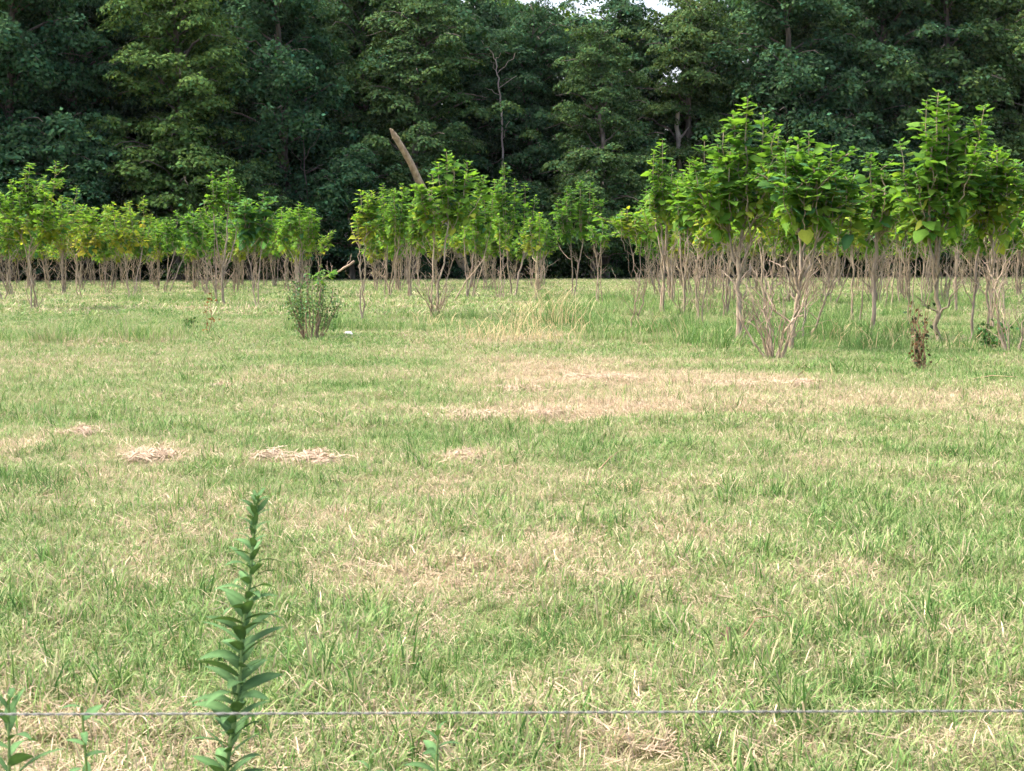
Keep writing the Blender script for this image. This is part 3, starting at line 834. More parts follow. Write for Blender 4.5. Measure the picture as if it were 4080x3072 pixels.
# bare shoots
def bare_clump(name, label, xs, yb, n, spread, h, seed, cat='shrub', extra=None, col=(0.8, 0.74, 0.68)):
    rng = np.random.RandomState(seed)
    g = ground(xs, yb)
    root = empty(name, g)
    for k in range(n):
        az = rng.rand() * 6.28
        d = np.array([math.cos(az) * spread, math.sin(az) * spread * 0.7, 1.0]); d /= np.linalg.norm(d)
        mb = MB()
        twiggy(rng, mb, np.array([math.cos(az) * 0.08, math.sin(az) * 0.08, -0.04]), d, h * rng.uniform(0.5, 1.1), rng.uniform(0.009, 0.017), 2, np.array(col) * rng.uniform(0.75, 1.15))
        mb.build('stem', M['bark'], root)
    if extra:
        for pts, r in extra:
            q = np.array([np.array(at(x, y, g.y)) - np.array(g) for x, y in pts])
            q[0][2] = min(q[0][2], 0.02)
            q = np.concatenate([bend(rng, q[i], q[i + 1], 5, 0.01)[:-1] for i in range(len(q) - 1)] + [q[-1:]])
            mb = MB(); tube(mb, q, np.linspace(r, r * 0.5, len(q)), 6, (1.25, 1.2, 1.1)); mb.build('branch', M['bark'], root)
    tag(root, label, cat)
    return root
bare_clump('coppiced_shrub', 'vase-shaped clump of bare brown shoots in front of the largest catalpas', 3085, 1440, 17, 0.42, 1.2, 41, col=(0.98, 0.93, 0.88),
           extra=[([(3060, 1440), (3005, 1370), (2950, 1270), (2935, 1200)], 0.02), ([(3100, 1440), (3120, 1330), (3160, 1270), (3200, 1255)], 0.02)])
bare_clump('coppiced_shrub', 'pale broken leafless stems at the right edge', 4035, 1412, 9, 0.25, 1.2, 42, col=(1.1, 1.05, 1.0))
bare_clump('coppiced_shrub', 'small bare twig clump among the stems left of the largest catalpa', 2820, 1262, 8, 0.4, 0.9, 43)

# long bare branch leaning out at the left of the narrow catalpa, and the slanting pole by the tall middle one
def stick(name, label, pts, Y, r, col=(1, 0.95, 0.9)):
    rng = np.random.RandomState(int(pts[0][0]))
    q = np.array([np.array(at(x, y, Y)) for x, y in pts])
    base = q[0].copy()
    root = empty(name, tuple(base))
    q = q - base
    p = np.concatenate([bend(rng, q[i], q[i + 1], 6, 0.015)[:-1] for i in range(len(q) - 1)] + [q[-1:]])
    mb = MB(); tube(mb, p, np.linspace(r, r * 0.5, len(p)), 6, col); mb.build('stem', M['bark'], root)
    mb = MB()
    for k in range(4):
        i = rng.randint(2, len(p) - 1)
        twiggy(rng, mb, p[i], np.array([rng.normal(0, 0.5), 0, 0.8]), 0.3, r * 0.4, 1, col)
    mb.build('twigs', M['bark'], root)
    tag(root, label, 'branch')
g = ground(1436, 1278)
stick('bare_branch', 'long bare branch slanting down left from the narrow column-shaped catalpa', [(1412, 1040), (1360, 1075), (1290, 1105), (1240, 1160)], g.y, 0.03)
g = ground(1800, 1200)
stick('bare_branch', 'bare pole-like branch slanting up right from the tall middle catalpa', [(1800, 1215), (1850, 1130), (1900, 1070), (1935, 1020)], g.y, 0.03)

# feathery shrub, weed, sapling
def feathery(xs, yb):
    rng = np.random.RandomState(51)
    g = ground(xs, yb); root = empty('feathery_shrub', g)
    fo = MB(); P, Nn, S_ = [], [], []
    for k in range(26):
        az = rng.rand() * 6.28; sp = rng.uniform(0.1, 0.62)
        h = rng.uniform(0.75, 1.5) * (1 - 0.15 * sp)
        a = np.array([math.cos(az) * 0.16, math.sin(az) * 0.16, -0.04]); b = np.array([math.cos(az) * sp, math.sin(az) * sp, h])
        p = bend(rng, a, b, 8, 0.02)
        mb = MB(); tube(mb, p, np.linspace(rng.uniform(0.008, 0.02), 0.005, 8), 5, np.array((0.8, 0.7, 0.6)) * rng.uniform(0.7, 1.2)); mb.build('stem', M['bark'], root)
        m = 80
        t = rng.uniform(0.35, 1.0, m)
        c = np.stack([np.interp(t * 7, np.arange(8), p[:, d]) for d in range(3)], 1) + rng.normal(0, 0.055, (m, 3))
        P.append(c); Nn.append(rng.normal(0, 1, (m, 3)) + np.array([0, 0, 0.5])); S_.append(rng.uniform(0.025, 0.06, m))
    scatter_leaves(fo, rng, np.concatenate(P), np.concatenate(Nn), np.concatenate(S_), (0.10, 0.175, 0.07))
    c = fo.build('foliage', M['shrub_leaf'], root, smooth=False); c['kind'] = 'stuff'
    L = []
    for k in range(26):
        p = np.array([rng.uniform(-0.05, 0.5), rng.uniform(-0.2, 0.2), rng.uniform(1.15, 1.35)])
        L.append((p, rng.rand() * 6.28, rng.normal(0, 0.3), 0, rng.uniform(0.09, 0.15), rng.randint(6), rng.randint(1, 3)))
    mb = MB(); merged_leaves(mb, L); mb.build('top_leaves', M['catalpa_leaf'], root)
    tag(root, 'feathery green shrub with many brown stems standing alone left of the middle', 'shrub')
feathery(1240, 1355)
def weed(xs, yb, h, n, label, name, seed, cols, spread=0.16, lsz=(0.05, 0.1), m=24):
    rng = np.random.RandomState(seed)
    g = ground(xs, yb); root = empty(name, g)
    fo = MB(); P, Nn, S_, K = [], [], [], []
    for k in range(n):
        az = rng.rand() * 6.28
        b = np.array([math.cos(az) * spread * rng.uniform(0.3, 1.4), math.sin(az) * spread, h * rng.uniform(0.65, 1.05)])
        p = bend(rng, (math.cos(az) * 0.03, math.sin(az) * 0.03, -0.03), b, 8, 0.02)
        mb = MB(); tube(mb, p, np.linspace(0.009, 0.004, 8), 5, (0.75, 0.55, 0.45)); mb.build('stem', M['bark'], root)
        t = rng.uniform(0.12, 1.0, m)
        c = np.stack([np.interp(t * 7, np.arange(8), p[:, d]) for d in range(3)], 1) + rng.normal(0, 0.05, (m, 3)) * np.array([1, 1, 0.4])
        col = np.array(cols)[rng.randint(len(cols))]
        scatter_leaves(fo, rng, c, rng.normal(0, 0.8, (m, 3)) + np.array([0, 0, 0.6]), rng.uniform(lsz[0], lsz[1], m), col)
    fo.build('leaves', M['shrub_leaf'], root, smooth=False)
    tag(root, label, 'plant')
weed(3669, 1485, 1.0, 9, 'brown withering weed with dark green tuft on top, in front of the tallest right catalpa', 'tall_weed', 61,
     [(0.12, 0.085, 0.055), (0.10, 0.075, 0.05), (0.035, 0.06, 0.03), (0.14, 0.10, 0.06)], 0.15, (0.03, 0.075))
weed(835, 1335, 0.95, 2, 'single thin sapling with sparse reddish leaves in the left meadow', 'red_sapling', 62, [(0.25, 0.10, 0.05), (0.2, 0.12, 0.05)], 0.06, (0.04, 0.09), 16)
weed(760, 1320, 0.35, 3, 'low dark weed just left of the thin reddish sapling', 'low_weed', 63, [(0.06, 0.12, 0.04)], 0.1)
weed(3960, 1395, 0.5, 7, 'dark green weed patch at the foot of the right edge catalpas', 'low_weed', 64, [(0.05, 0.11, 0.035)], 0.3, m=30)

# ------------------------------------------------------------------ grass
def blade(mb, rng, base, h, w, az, lean, straw, curl=1.0):
    d = np.array([math.cos(az), math.sin(az), 0]); s = np.array([-d[1], d[0], 0])
    tw = rng.normal(0, 0.6); s = s * math.cos(tw) + d * math.sin(tw)
    p = []
    for t, ww in ((0, 1.0), (0.4, 0.95), (0.75, 0.65)):
        c = base + d * lean * h * t ** 1.6 + np.array([0, 0, h * t * (1 - 0.25 * lean * t * curl)])
        p += [c + s * w * ww / 2, c - s * w * ww / 2]
    p.append(base + d * lean * h * 1.05 + np.array([0, 0, h * (1 - 0.35 * lean * curl)]))
    br = rng.rand()
    mb.add(p, [(0, 1, 3, 2), (2, 3, 5, 4)], (straw, br, 0)); mb.n -= 7
    mb.v.append(np.zeros((0, 3), np.float32)); mb.c.append(np.zeros((0, 3), np.float32))
    mb.loops.append(np.array([4, 5, 6]) + mb.n); mb.sizes.append(np.array([3], np.int32)); mb.n += 7
def litter(mb, rng, base, ln, w, straw):
    az = rng.rand() * 6.28; d = np.array([math.cos(az), math.sin(az), rng.normal(0, 0.22)]); s = np.array([-d[1], d[0], rng.normal(0, 0.3)])
    k = rng.normal(0, 0.25)
    p = []
    for t in (-0.5, 0, 0.5):
        c = base + d * ln * t + s * k * ln * (t * t)
        p += [c + s * w / 2, c - s * w / 2]
    mb.add(p, [(0, 1, 3, 2), (2, 3, 5, 4)], (straw, rng.rand(), 0))
def tuft(seed, r, n, h, w, lean, nl, lw=0.003, ll=0.08):
    rng = np.random.RandomState(seed); mb = MB()
    for k in range(n):
        az = rng.rand() * 6.28; q = r * math.sqrt(rng.rand())
        st = np.clip(rng.normal(0.5, 0.24), 0, 1)
        blade(mb, rng, np.array([q * math.cos(az), q * math.sin(az), -0.005]), h * rng.uniform(0.45, 1.15), w * rng.uniform(0.7, 1.3), rng.rand() * 6.28, lean * rng.uniform(0.3, 1.6), st)
    for k in range(nl):
        az = rng.rand() * 6.28; q = r * 1.2 * math.sqrt(rng.rand())
        litter(mb, rng, np.array([q * math.cos(az), q * math.sin(az), rng.uniform(0.004, h * 0.35)]), ll * rng.uniform(0.5, 1.3), lw, rng.uniform(0.6, 1.05))
    me = mb.mesh('grass_tuft', M['grass'], smooth=False)
    return bpy.data.objects.new('tuft_%02d' % seed, me)
tcol = bpy.data.collections.new('grass_tufts')
for k in range(6): tcol.objects.link(tuft(k, 0.07, 24, 0.078, 0.0042, 0.75, 8))                    # 0-5 near turf
for k in range(6, 9): tcol.objects.link(tuft(k, 0.05, 20, 0.145, 0.0055, 0.5, 2))                  # 6-8 taller green tufts
for k in range(9, 12): tcol.objects.link(tuft(k, 0.10, 5, 0.06, 0.004, 0.8, 34, 0.003, 0.11))       # 9-11 straw litter
for k in range(12, 16): tcol.objects.link(tuft(k, 0.17, 48, 0.105, 0.0085, 0.8, 14, 0.006, 0.12))      # 12-15 middle distance
for k in range(16, 19): tcol.objects.link(tuft(k, 0.45, 60, 0.15, 0.022, 0.7, 14, 0.016, 0.3))     # 16-18 far
for k in range(19, 22): tcol.objects.link(tuft(k, 0.17, 26, 0.42, 0.010, 0.4, 0))                  # 19-21 rank grass round the trees

def ell(xs, ys, rx, ry, w):
    g = ground(xs, ys); s = F / g.y
    return (g.x, g.y, rx / s, (ground(xs, ys - ry).y - ground(xs, ys + ry).y) / 2, w)
STRAW = [ell(*e) for e in (
    (1960, 1655, 330, 36, .46), (2450, 1635, 420, 40, .40), (3100, 1625, 550, 36, .34), (3750, 1590, 420, 38, .26), (2900, 1535, 460, 42, .46), (2350, 1530, 380, 52, .42),
    (2080, 1470, 330, 38, .40), (2500, 1445, 350, 22, .3), (1900, 1400, 230, 28, .28), (2100, 1340, 250, 30, .25), (620, 1830, 160, 24, .38), (1200, 1842, 260, 26, .38), (1850, 1838, 90, 24, .45),
    (60, 1800, 110, 22, .3), (330, 1735, 90, 20, .28), (250, 1440, 560, 26, .16), (900, 1540, 110, 18, .25), (1350, 1640, 260, 24, .22), (780, 1665, 140, 18, .2),
    (3900, 2960, 330, 110, .25), (2500, 2990, 240, 80, .2), (1700, 3000, 160, 60, .22), (370, 2990, 80, 60, .32), (2250, 2180, 160, 40, .06), (1330, 2420, 160, 40, .08), (1750, 2480, 90, 70, .2),
    (3380, 2290, 90, 40, .22), (2720, 1740, 600, 24, .16), (1000, 1300, 500, 16, .1), (400, 1290, 500, 14, -.06), (700, 1350, 700, 12, -.1))]
GREEN = [ell(*e) for e in (
    (350, 1560, 420, 40, .12), (250, 1655, 330, 30, .10), (1600, 1600, 260, 34, .10), (1500, 1760, 420, 30, .12), (2250, 1770, 420, 34, .14), (3000, 1800, 500, 40, .10), (100, 1920, 140, 40, .25),
    (180, 1800, 110, 25, .2), (3790, 1820, 90, 25, .25), (3300, 2000, 260, 70, .1), (2700, 1330, 500, 22, .16), (3500, 1420, 560, 34, .16), (2300, 1300, 400, 22, .12), (1300, 1365, 200, 14, .14),
    (3950, 1510, 200, 20, .16), (2200, 2580, 220, 90, .08), (3350, 2700, 260, 90, .1), (1200, 1930, 300, 40, .1), (3450, 1300, 700, 18, .14))]
def field_tint(x, y):
    t = 0.415 - 0.03 * np.clip((14 - y) / 6, 0, 1) + 0.30 * (vnoise(x, y, 1.3, 1) - 0.5) + 0.26 * (vnoise(x, y, 0.35, 2) - 0.5) + 0.12 * (vnoise(x, y, 5.0, 3) - 0.5)
    for cx, cy, rx, ry, w in STRAW: t = t + 0.85 * w * np.exp(-((x - cx) / rx) ** 2 - ((y - cy) / ry) ** 2)
    for cx, cy, rx, ry, w in GREEN: t = t - w * np.exp(-((x - cx) / rx) ** 2 - ((y - cy) / ry) ** 2)
    return t
rng = np.random.RandomState(5)
PX, PY, IDX, SCL, TINT = [], [], [], [], []
def zone(y0, y1, dens, kinds, smin, smax, side=3.6):
    half = lambda y: 0.40 * y + side
    n = int((half(y0) + half(y1)) * (y1 - y0) * dens * 1.15)
    y = y0 + (y1 - y0) * rng.rand(n); hm = half(y1); x = rng.uniform(-hm, hm, n)
    k = np.abs(x) < half(y); x, y = x[k], y[k]
    edge = y < EDGE(x) + 3
    x, y = x[edge], y[edge]; n = len(x)
    t = field_tint(x, y) + rng.normal(0, 0.07, n)
    idx = np.array(kinds)[rng.randint(len(kinds), size=n)]
    hs = 0.7 + 0.75 * vnoise(x, y, 0.5, 9)
    PX.append(x); PY.append(y); IDX.append(idx); SCL.append(rng.uniform(smin, smax, n) * hs); TINT.append(t)
    return x, y, t
zone(2.0, 13.0, 300, list(range(6)), 0.75, 1.3)
zone(13.0, 24.0, 110, list(range(6)), 1.0, 1.5)
zone(20.0, 46.0, 26, [12, 13, 14, 15], 0.75, 1.2, 4.0)
zone(40.0, 150.0, 3.6, [16, 17, 18], 0.75, 1.2, 6)
# straw litter and green tufts follow the patches
for y0, y1, d in ((2.0, 13.0, 60), (13.0, 30.0, 22)):
    x, y, t = zone(y0, y1, d, [9, 10, 11], 0.8, 1.3)
    keep = t > 0.50
    for A in (PX, PY, IDX, SCL, TINT): A[-1] = A[-1][keep]
    TINT[-1] = TINT[-1] + 0.1
    x, y, t = zone(y0, y1, d * 0.9, [6, 7, 8], 0.55, 1.1)
    keep = (t < 0.40) & (vnoise(x, y, 0.45, 15) > 0.42)
    for A in (PX, PY, IDX, SCL, TINT): A[-1] = A[-1][keep]
    TINT[-1] = TINT[-1] - 0.04
for y0, y1, d in ((2.0, 13.0, 4.0), (13.0, 26.0, 2.2)):
    zone(y0, y1, d, [6, 7, 8], 0.75, 1.25)
    TINT[-1] = TINT[-1] * 0.6
x, y, t = zone(24.0, 60.0, 9, [19, 20, 21], 0.4, 1.0, 4.0)
keep = (vnoise(x, y, 2.2, 31) > np.where(x > 1.0, 0.55, 0.82)) & (y < 60)
for A in (PX, PY, IDX, SCL, TINT): A[-1] = A[-1][keep]
TINT[-1] = TINT[-1] - 0.10
px, py, idx, scl, tint = [np.concatenate(a) for a in (PX, PY, IDX, SCL, TINT)]
n = len(px)
me = bpy.data.meshes.new('grass')
me.vertices.add(n)
me.vertices.foreach_set('co', np.stack([px, py, np.zeros(n)], 1).astype(np.float32).ravel())
def add_attr(name, kind, prop, data):
    a = me.attributes.new(name, kind, 'POINT'); a.data.foreach_set(prop, data)
add_attr('idx', 'INT', 'value', idx.astype(np.int32))
add_attr('scl', 'FLOAT', 'value', scl.astype(np.float32))
add_attr('tint', 'FLOAT', 'value', np.clip(tint, 0.05, 0.95).astype(np.float32))
add_attr('rotv', 'FLOAT_VECTOR', 'vector', np.stack([rng.normal(0, 0.08, n), rng.normal(0, 0.08, n), rng.rand(n) * 6.283], 1).astype(np.float32).ravel())
me.materials.append(M['grass'])
grass = link('grass', me)
tag(grass, 'short mown meadow grass, green mixed with straw-coloured dry blades', 'grass', kind='stuff')
ng = bpy.data.node_groups.new('scatter_grass', 'GeometryNodeTree')
ng.interface.new_socket('Geometry', in_out='INPUT', socket_type='NodeSocketGeometry')
ng.interface.new_socket('Geometry', in_out='OUTPUT', socket_type='NodeSocketGeometry')
gi, go = ng.nodes.new('NodeGroupInput'), ng.nodes.new('NodeGroupOutput')
ip = ng.nodes.new('GeometryNodeInstanceOnPoints'); ci = ng.nodes.new('GeometryNodeCollectionInfo')
ci.inputs[0].default_value = tcol; ci.inputs['Separate Children'].default_value = True; ci.inputs['Reset Children'].default_value = True
ip.inputs['Pick Instance'].default_value = True
def named(name, kind):
    a = ng.nodes.new('GeometryNodeInputNamedAttribute'); a.data_type = kind; a.inputs[0].default_value = name
    return a.outputs[0]
ng.links.new(gi.outputs[0], ip.inputs['Points']); ng.links.new(ci.outputs[0], ip.inputs['Instance'])
ng.links.new(named('idx', 'INT'), ip.inputs['Instance Index']); ng.links.new(named('scl', 'FLOAT'), ip.inputs['Scale'])
ng.links.new(named('rotv', 'FLOAT_VECTOR'), ip.inputs['Rotation']); ng.links.new(ip.outputs[0], go.inputs[0])
md = grass.modifiers.new('scatter', 'NODES'); md.node_group = ng

# piles of dried cuttings, taller dry stems
def straw_pile(xs, ys, wpx, hpx, label, seed):
    rng = np.random.RandomState(seed)
    g = ground(xs, ys); s = F / g.y; R = wpx / s / 2; H = hpx / s
    mb = MB(); m = int(260 + 560 * R)
    for k in range(m):
        gx, gy = rng.normal(0, 0.55), rng.normal(0, 0.55)
        base = np.array([gx * R, gy * min(R, 0.45) + 0.12 * math.sin(gx * 4 + seed), H * 0.55 * math.exp(-gx * gx * 1.6 - gy * gy * 2) * rng.uniform(0.1, 1.0) + rng.uniform(0.02, 0.06)])
        d = np.array([rng.normal(0, 1), rng.normal(0, 0.7), rng.normal(0, 0.22)]); d /= np.linalg.norm(d)
        sd = np.cross(d, (0, 0, 1)); sd /= np.linalg.norm(sd) + 1e-6; sd[2] = rng.normal(0, 0.5)
        ln = rng.uniform(0.06, 0.2); w = 0.0022; up = np.array([0, 0, rng.uniform(0, 0.25) * ln])
        p = [base - d * ln / 2 + sd * w, base - d * ln / 2 - sd * w, base + up + sd * w, base + up - sd * w, base + d * ln / 2 + sd * w, base + d * ln / 2 - sd * w]
        mb.add(p, [(0, 1, 3, 2), (2, 3, 5, 4)], np.array((0.42, 0.325, 0.23)) * rng.uniform(0.8, 1.15))
    o = mb.build('straw_pile', M['straw'], smooth=False); o.location = g
    tag(o, label, 'straw', 'piles of dried grass cuttings')
for k, (a, b, c, d, lab) in enumerate((
    (1870, 1672, 340, 26, 'longest pile of dried cuttings near the photo centre'), (2180, 1665, 160, 18, 'pale dried cuttings right of the longest pile'),
    (600, 1838, 200, 20, 'dried cuttings heap left of the two middle heaps'), (1080, 1842, 110, 20, 'small rounded heap of dried cuttings above the goldenrod top'),
    (1250, 1846, 190, 20, 'dried cuttings heap just right of the goldenrod top'), (1850, 1848, 150, 24, 'short isolated heap of dried cuttings below the longest pile'),
    (2920, 1548, 330, 22, 'brownish cuttings heap below the vase-shaped bare clump'), (3190, 1540, 190, 20, 'arched pale cuttings right of the brownish heap'),
    (2400, 1520, 260, 20, 'dried cuttings heap below the low forked catalpa'), (2080, 1565, 160, 16, 'flattened cuttings above the longest pile'),
    (890, 1555, 80, 16, 'tiny dried heap in the green left meadow'), (330, 1740, 100, 14, 'thin dried heap in the far left meadow'))):
    straw_pile(a, b, c, d, lab, 400 + k)
def dry_stems(xs, yb, h, n, label, seed, green=0.0, spread=0.5, wid=0.35, name='tall_dry_grass', r=0.009):
    rng = np.random.RandomState(seed)
    g = ground(xs, yb); mb = MB()
    for k in range(n):
        az = rng.rand() * 6.28; base = np.array([rng.normal(0, wid), rng.normal(0, min(0.2, wid)), -0.02])
        hh = h * rng.uniform(0.35, 1.1)
        b = base + np.array([math.cos(az) * spread * hh, math.sin(az) * spread * hh * 0.5, hh])
        p = bend(rng, base, b, 6, 0.008, 0, base + np.array([0, 0, hh * 0.7]))
        c = np.array((0.50, 0.41, 0.22)) if rng.rand() > green else np.array((0.10, 0.185, 0.045))
        tube(mb, p, np.linspace(r, r * 0.4, 6), 3, c * rng.uniform(0.7, 1.2))
    o = mb.build(name, M['straw']); o.location = g
    tag(o, label, 'grass tuft', 'clumps of tall unmown grass')
for k, (a, b, h, n, gr, lab) in enumerate((
    (2200, 1300, 0.95, 70, 0.25, 'tallest pale dry grass stalks between the middle catalpas and the free dark one'), (2080, 1320, 0.6, 60, 0.3, 'dry grass clump right of the tall middle catalpa'),
    (1900, 1360, 0.5, 60, 0.2, 'straw-coloured grass clump below the tall middle catalpa'), (2130, 1365, 0.45, 70, 0.1, 'orange-tinged dry grass clump in front of the stumps'),
    (2350, 1330, 0.5, 50, 0.7, 'green rank grass clump left of the low forked catalpa'), (2600, 1340, 0.45, 50, 0.8, 'green rank grass clump right of the low forked catalpa'),
    (2800, 1360, 0.45, 50, 0.8, 'green rank grass clump left of the largest catalpa'), (3330, 1370, 0.5, 70, 0.8, 'tall green grass clump behind the vase-shaped bare shoots'),
    (3480, 1400, 0.5, 60, 0.8, 'tall green grass clump at the foot of the thin right catalpa'), (3560, 1350, 0.4, 50, 0.7, 'grass clump between the thin and the tallest right catalpas'),
    (3850, 1400, 0.4, 50, 0.8, 'green grass clump between the two rightmost trunks'), (1740, 1300, 0.35, 40, 0.5, 'grass clump hugging the foot of the tall middle catalpa'),
    (3385, 1500, 0.22, 60, 0.95, 'round green grass clump right of the vase-shaped bare shoots'),
    (2170, 1150, 1.1, 30, 1.0, 'bright green upright reed-like stalks before the dark wood'))):
    dry_stems(a, b, h, n, lab, 500 + k, gr)

for k, (a, b, h, n, w, lab) in enumerate((
    (110, 1965, 0.13, 190, 0.17, 'dark green grass tuft at the left edge below the dried heaps'), (190, 1815, 0.11, 120, 0.13, 'green grass tuft left of the dried heaps'),
    (3790, 1828, 0.11, 130, 0.10, 'dark green grass tuft on the right in open grass'), (2160, 2590, 0.09, 90, 0.07, 'dense green tuft low in the centre foreground'),
    (520, 2410, 0.10, 100, 0.06, 'green tuft left of the goldenrod stalk'), (3420, 2760, 0.09, 90, 0.07, 'green tuft near the wire on the right'),
    (2830, 3010, 0.10, 60, 0.04, 'upright green blades below the wire right of centre'), (2480, 1960, 0.10, 90, 0.12, 'soft green tuft right of centre in the mid field'),
    (3870, 2470, 0.10, 90, 0.09, 'tall green tuft near the right edge'), (1650, 2760, 0.09, 80, 0.07, 'green tuft above the wire left of centre'))):
    dry_stems(a, b, h, n, lab, 560 + k, 0.85, 0.3, w, name='grass_tuft', r=0.003 if b > 2200 else 0.005)

# ------------------------------------------------------------------ goldenrod and other near plants
def rod_leaf(seed):
    rng = np.random.RandomState(seed); mb = MB()
    dr = rng.uniform(0.25, 0.75); fold = rng.uniform(0.10, 0.28); tw = rng.normal(0, 0.12)
    ts = np.linspace(0, 1, 8); hw = 0.13 * np.sin(np.pi * np.clip(ts * 0.93 + 0.05, 0, 1) ** 0.8) ** 0.9; hw[-1] = 0.002
    v = []
    for t, w in zip(ts, hw):
        x = t * (1 - 0.25 * dr * t); z = 0.35 * t - dr * t * t
        v += [(x, w, z + fold * w + tw * t * w), (x, 0, z), (x, -w, z + fold * w - tw * t * w)]
    f = []
    for i in range(7):
        a = 3 * i
        f += [(a, a + 1, a + 4, a + 3), (a + 1, a + 2, a + 5, a + 4)]
    c = np.tile(np.array((0.066, 0.130, 0.050)) * rng.uniform(0.85, 1.2), (len(v), 1)); c[1::3] *= 1.35
    mb.add(v, f, c)
    return mb.mesh('leaf', M['goldenrod_leaf'])
RODL = [rod_leaf(900 + i) for i in range(8)]
M['green_stem'] = leaf_material('green_stem', 0.0, 0.6, 0.2)
def goldenrod(base, tip, n, lmax, label, seed, z_lo=0.12, tipfrac=0.22, r=0.0055, name='goldenrod_plant'):
    rng = np.random.RandomState(seed)
    base = Vector(base); root = empty(name, base)
    b = np.array(Vector(tip) - base)
    p = bend(rng, (0, 0, -0.03), b, 16, 0.0025, 0, b * 0.5 + np.array([-0.006, 0, 0]))
    mb = MB(); tube(mb, p, np.linspace(r * 1.25, r * 0.35, 16), 8, (0.20, 0.29, 0.10)); mb.build('stem', M['green_stem'], root)
    zz = p[:, 2]; az = rng.rand() * 6
    for k in range(n):
        u = (k + 0.5) / n
        z = z_lo + (b[2] * 0.995 - z_lo) * (1 - (1 - u) ** 1.25)
        q = np.array([np.interp(z, zz, p[:, d]) for d in range(3)])
        az += 2.39996 + rng.normal(0, 0.2)
        e = (b[2] - z) / b[2]
        sz = lmax * min(1.0, 0.34 + 0.66 * e / tipfrac) * rng.uniform(0.85, 1.12)
        el = 0.38 + 0.45 * max(0, 1 - e / 0.12) + rng.normal(0, 0.12)
        o = link('leaf', RODL[rng.randint(8)], root)
        R = rotmats(np.array([az]), np.array([el]), np.array([rng.normal(0, 0.3)]))[0] * sz
        o.matrix_local = Matrix(((*R[0], q[0]), (*R[1], q[1]), (*R[2], q[2]), (0, 0, 0, 1)))
    tag(root, label, 'plant')
D = 2.4
q = at(905, 3300, D); g0 = Vector((q.x - 0.07, D, 0))
goldenrod(g0, at(1030, 1975, D), 165, 0.086, 'tall green goldenrod stalk with narrow leaves rising in front of the wire at left', 71)
goldenrod(at(30, 2700, 2.3) * Vector((1, 1, 0)) if False else Vector((at(55, 2900, 2.3).x - 0.03, 2.3, 0)), at(40, 2770, 2.3), 40, 0.10, 'shorter leafy goldenrod at the lower left corner', 72, tipfrac=0.12)
goldenrod(Vector((at(1735, 2800, 2.9).x, 2.9, 0)), at(1745, 2880, 2.9), 26, 0.085, 'small goldenrod shoot just below the wire left of centre', 73, tipfrac=0.14)
goldenrod(Vector((at(1475, 2800, 2.9).x, 2.9, 0)), at(1478, 3010, 2.9), 20, 0.07, 'lowest leafy shoot at the bottom edge beside the small goldenrod', 74, tipfrac=0.14)
def broad_weed(xs, ys, Y, label, seed):
    rng = np.random.RandomState(seed); t = at(xs, ys, Y); root = empty('leafy_sprig', (t.x, Y, 0))
    p = bend(rng, (0, 0, -0.02), (0, 0, t.z), 8, 0.004)
    mb = MB(); tube(mb, p, np.linspace(0.004, 0.002, 8), 6, (0.17, 0.25, 0.07)); mb.build('stem', M['green_stem'], root)
    for k in range(17):
        z = t.z * (0.6 + 0.4 * k / 16); az = k * 2.4 + 2.9
        o = link('leaf', RODL[k % 8], root)
        R = rotmats(np.array([az]), np.array([rng.uniform(-0.1, 0.4)]), np.array([rng.normal(0, 0.2)]))[0] * rng.uniform(0.035, 0.06)
        R = R @ np.diag([1, 1.1, 1])
        o.matrix_local = Matrix(((*R[0], 0), (*R[1], 0), (*R[2], z), (0, 0, 0, 1)))
    tag(root, label, 'plant')
broad_weed(330, 2820, 2.25, 'small leafy sprig touching the wire near the lower left corner', 75)

# fence wire, nearly level, two twisted strands
YW = 1.62
a, b = at(0, 2844, YW), at(4080, 2835, YW)
d = (b - a) / (b.x - a.x)
xw = np.linspace(-9, 9, 2400)
root = empty('fence_wire', (0, YW, 0))
for s in (0, 1):
    zc = a.z + (xw - a.x) * d.z + 0.0006 * np.sin(xw * 3.1)
    ph = xw * 2 * math.pi / 0.028 + s * math.pi
    mb = MB(); tube(mb, np.stack([xw, 0.00095 * np.cos(ph), zc + 0.00095 * np.sin(ph)], 1), 0.0008, 5)
    mb.build('wire_strand', wire_material(), root)
tag(root, 'thin grey twisted fence wire running level across the foreground', 'wire')

# small things lying about
g = ground(1388, 1345); mb = MB(); rng = np.random.RandomState(81)
P = np.array([(-0.1, 0, 0.07), (0.0, 0.05, 0.10), (0.02, -0.05, 0.09), (0.11, 0.03, 0.05), (0.10, -0.06, 0.04), (-0.06, 0.06, 0.12), (0.05, 0.0, 0.125)])
mb.add(P, [(0, 2, 6), (0, 6, 5), (6, 2, 4), (6, 4, 3), (6, 3, 1), (6, 1, 5), (0, 5, 1), (0, 1, 2)], (0.36, 0.37, 0.38))
o = mb.build('crumpled_scrap', M['litter'], smooth=False); o.location = g
tag(o, 'small crumpled whitish scrap lying in the grass right of the feathery shrub', 'litter')
g = ground(2890, 2590); mb = MB()
p = bend(rng, (0, 0, -0.02), (0.012, 0, 0.09), 6, 0.004); tube(mb, p, np.linspace(0.012, 0.009, 6), 7, (0.6, 0.5, 0.45))
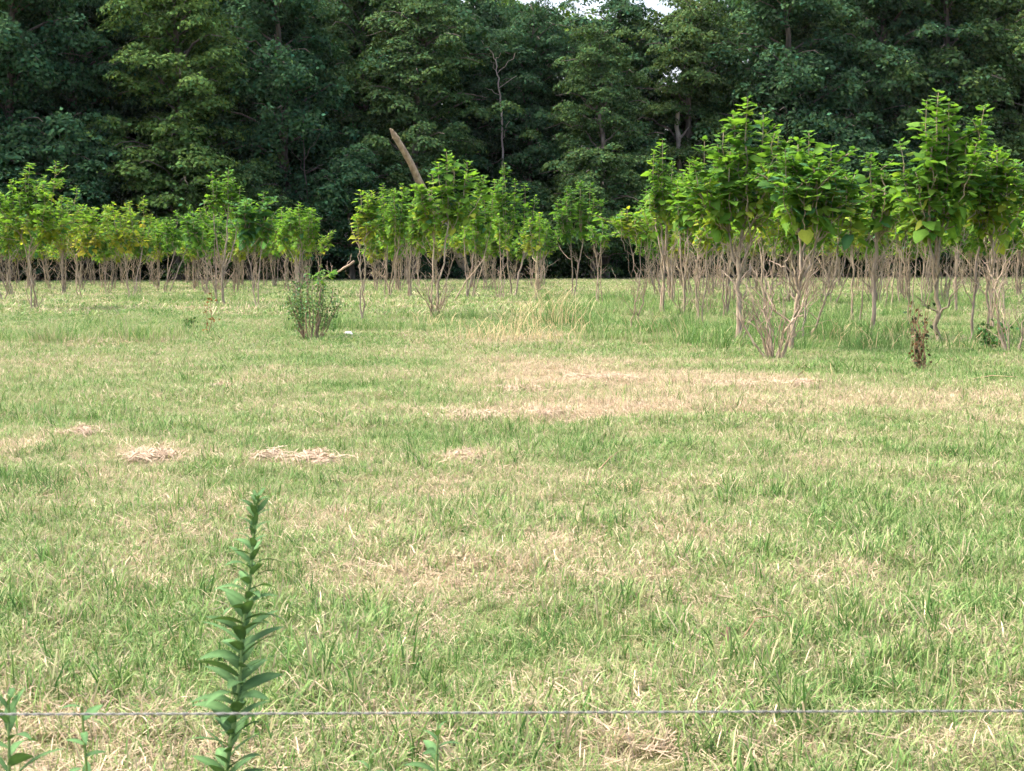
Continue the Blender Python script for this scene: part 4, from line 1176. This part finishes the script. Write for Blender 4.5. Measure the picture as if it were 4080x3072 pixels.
tube(mb, bend(rng, p[3], p[3] + np.array([-0.03, 0, 0.03]), 4, 0.003), [0.006, 0.005, 0.004, 0.003], 5, (0.6, 0.5, 0.45))
o = mb.build('stem_stub', M['bark']); o.location = g
tag(o, 'short brown broken stem stub in the right foreground grass', 'stub')
def lying_twig(pts, label, r=0.006, col=(0.8, 0.65, 0.5), lift=0.06):
    q = [np.array(ground(x, y)) for x, y in pts]; base = q[0].copy()
    q = np.array(q) - base; q[:, 2] = lift * np.sin(np.linspace(0.15, math.pi - 0.15, len(q))) + 0.04
    mb = MB(); tube(mb, q, np.linspace(r, r * 0.5, len(q)), 5, col)
    o = mb.build('fallen_twig', M['bark']); o.location = base
    tag(o, label, 'twig')
lying_twig([(2385, 1900), (2430, 1875), (2470, 1845), (2500, 1820)], 'thin brown twig sticking up in the grass right of centre', 0.005)
lying_twig([(2960, 2590), (3010, 2555), (3080, 2545), (3140, 2545)], 'reddish arching twig beside the broken stem stub', 0.003, (0.75, 0.55, 0.45))
lying_twig([(3150, 1548), (3200, 1528), (3240, 1540)], 'pale arching stalk over the cuttings right of the brownish heap', 0.007, (1.4, 1.25, 0.9), 0.12)
lying_twig([(3840, 1532), (3950, 1525), (4080, 1518)], 'pale dry stalk lying level at the right edge', 0.008, (1.4, 1.3, 1.0), 0.05)

# thin haze volume, added over everything to lift the wood's dark tones
mb = MB()
bx = np.array([(x, y, z) for z in (-1.0, 48.0) for y in (-90.0, 1640.0) for x in (-940.0, 940.0)])
mb.add(bx, [(0, 2, 3, 1), (4, 5, 7, 6), (0, 1, 5, 4), (2, 6, 7, 3), (0, 4, 6, 2), (1, 3, 7, 5)])
m, t, out = nt('haze')
pv = N(t, 'ShaderNodeVolumePrincipled')
pv.inputs['Color'].default_value = (0.86, 0.92, 1.0, 1)
pv.inputs['Density'].default_value = 0.00003
t.links.new(pv.outputs[0], out.inputs['Volume'])
tag(mb.build('haze', m, smooth=False), 'thin pale haze added to lift the dark tones of the wood', 'haze', kind='stuff')
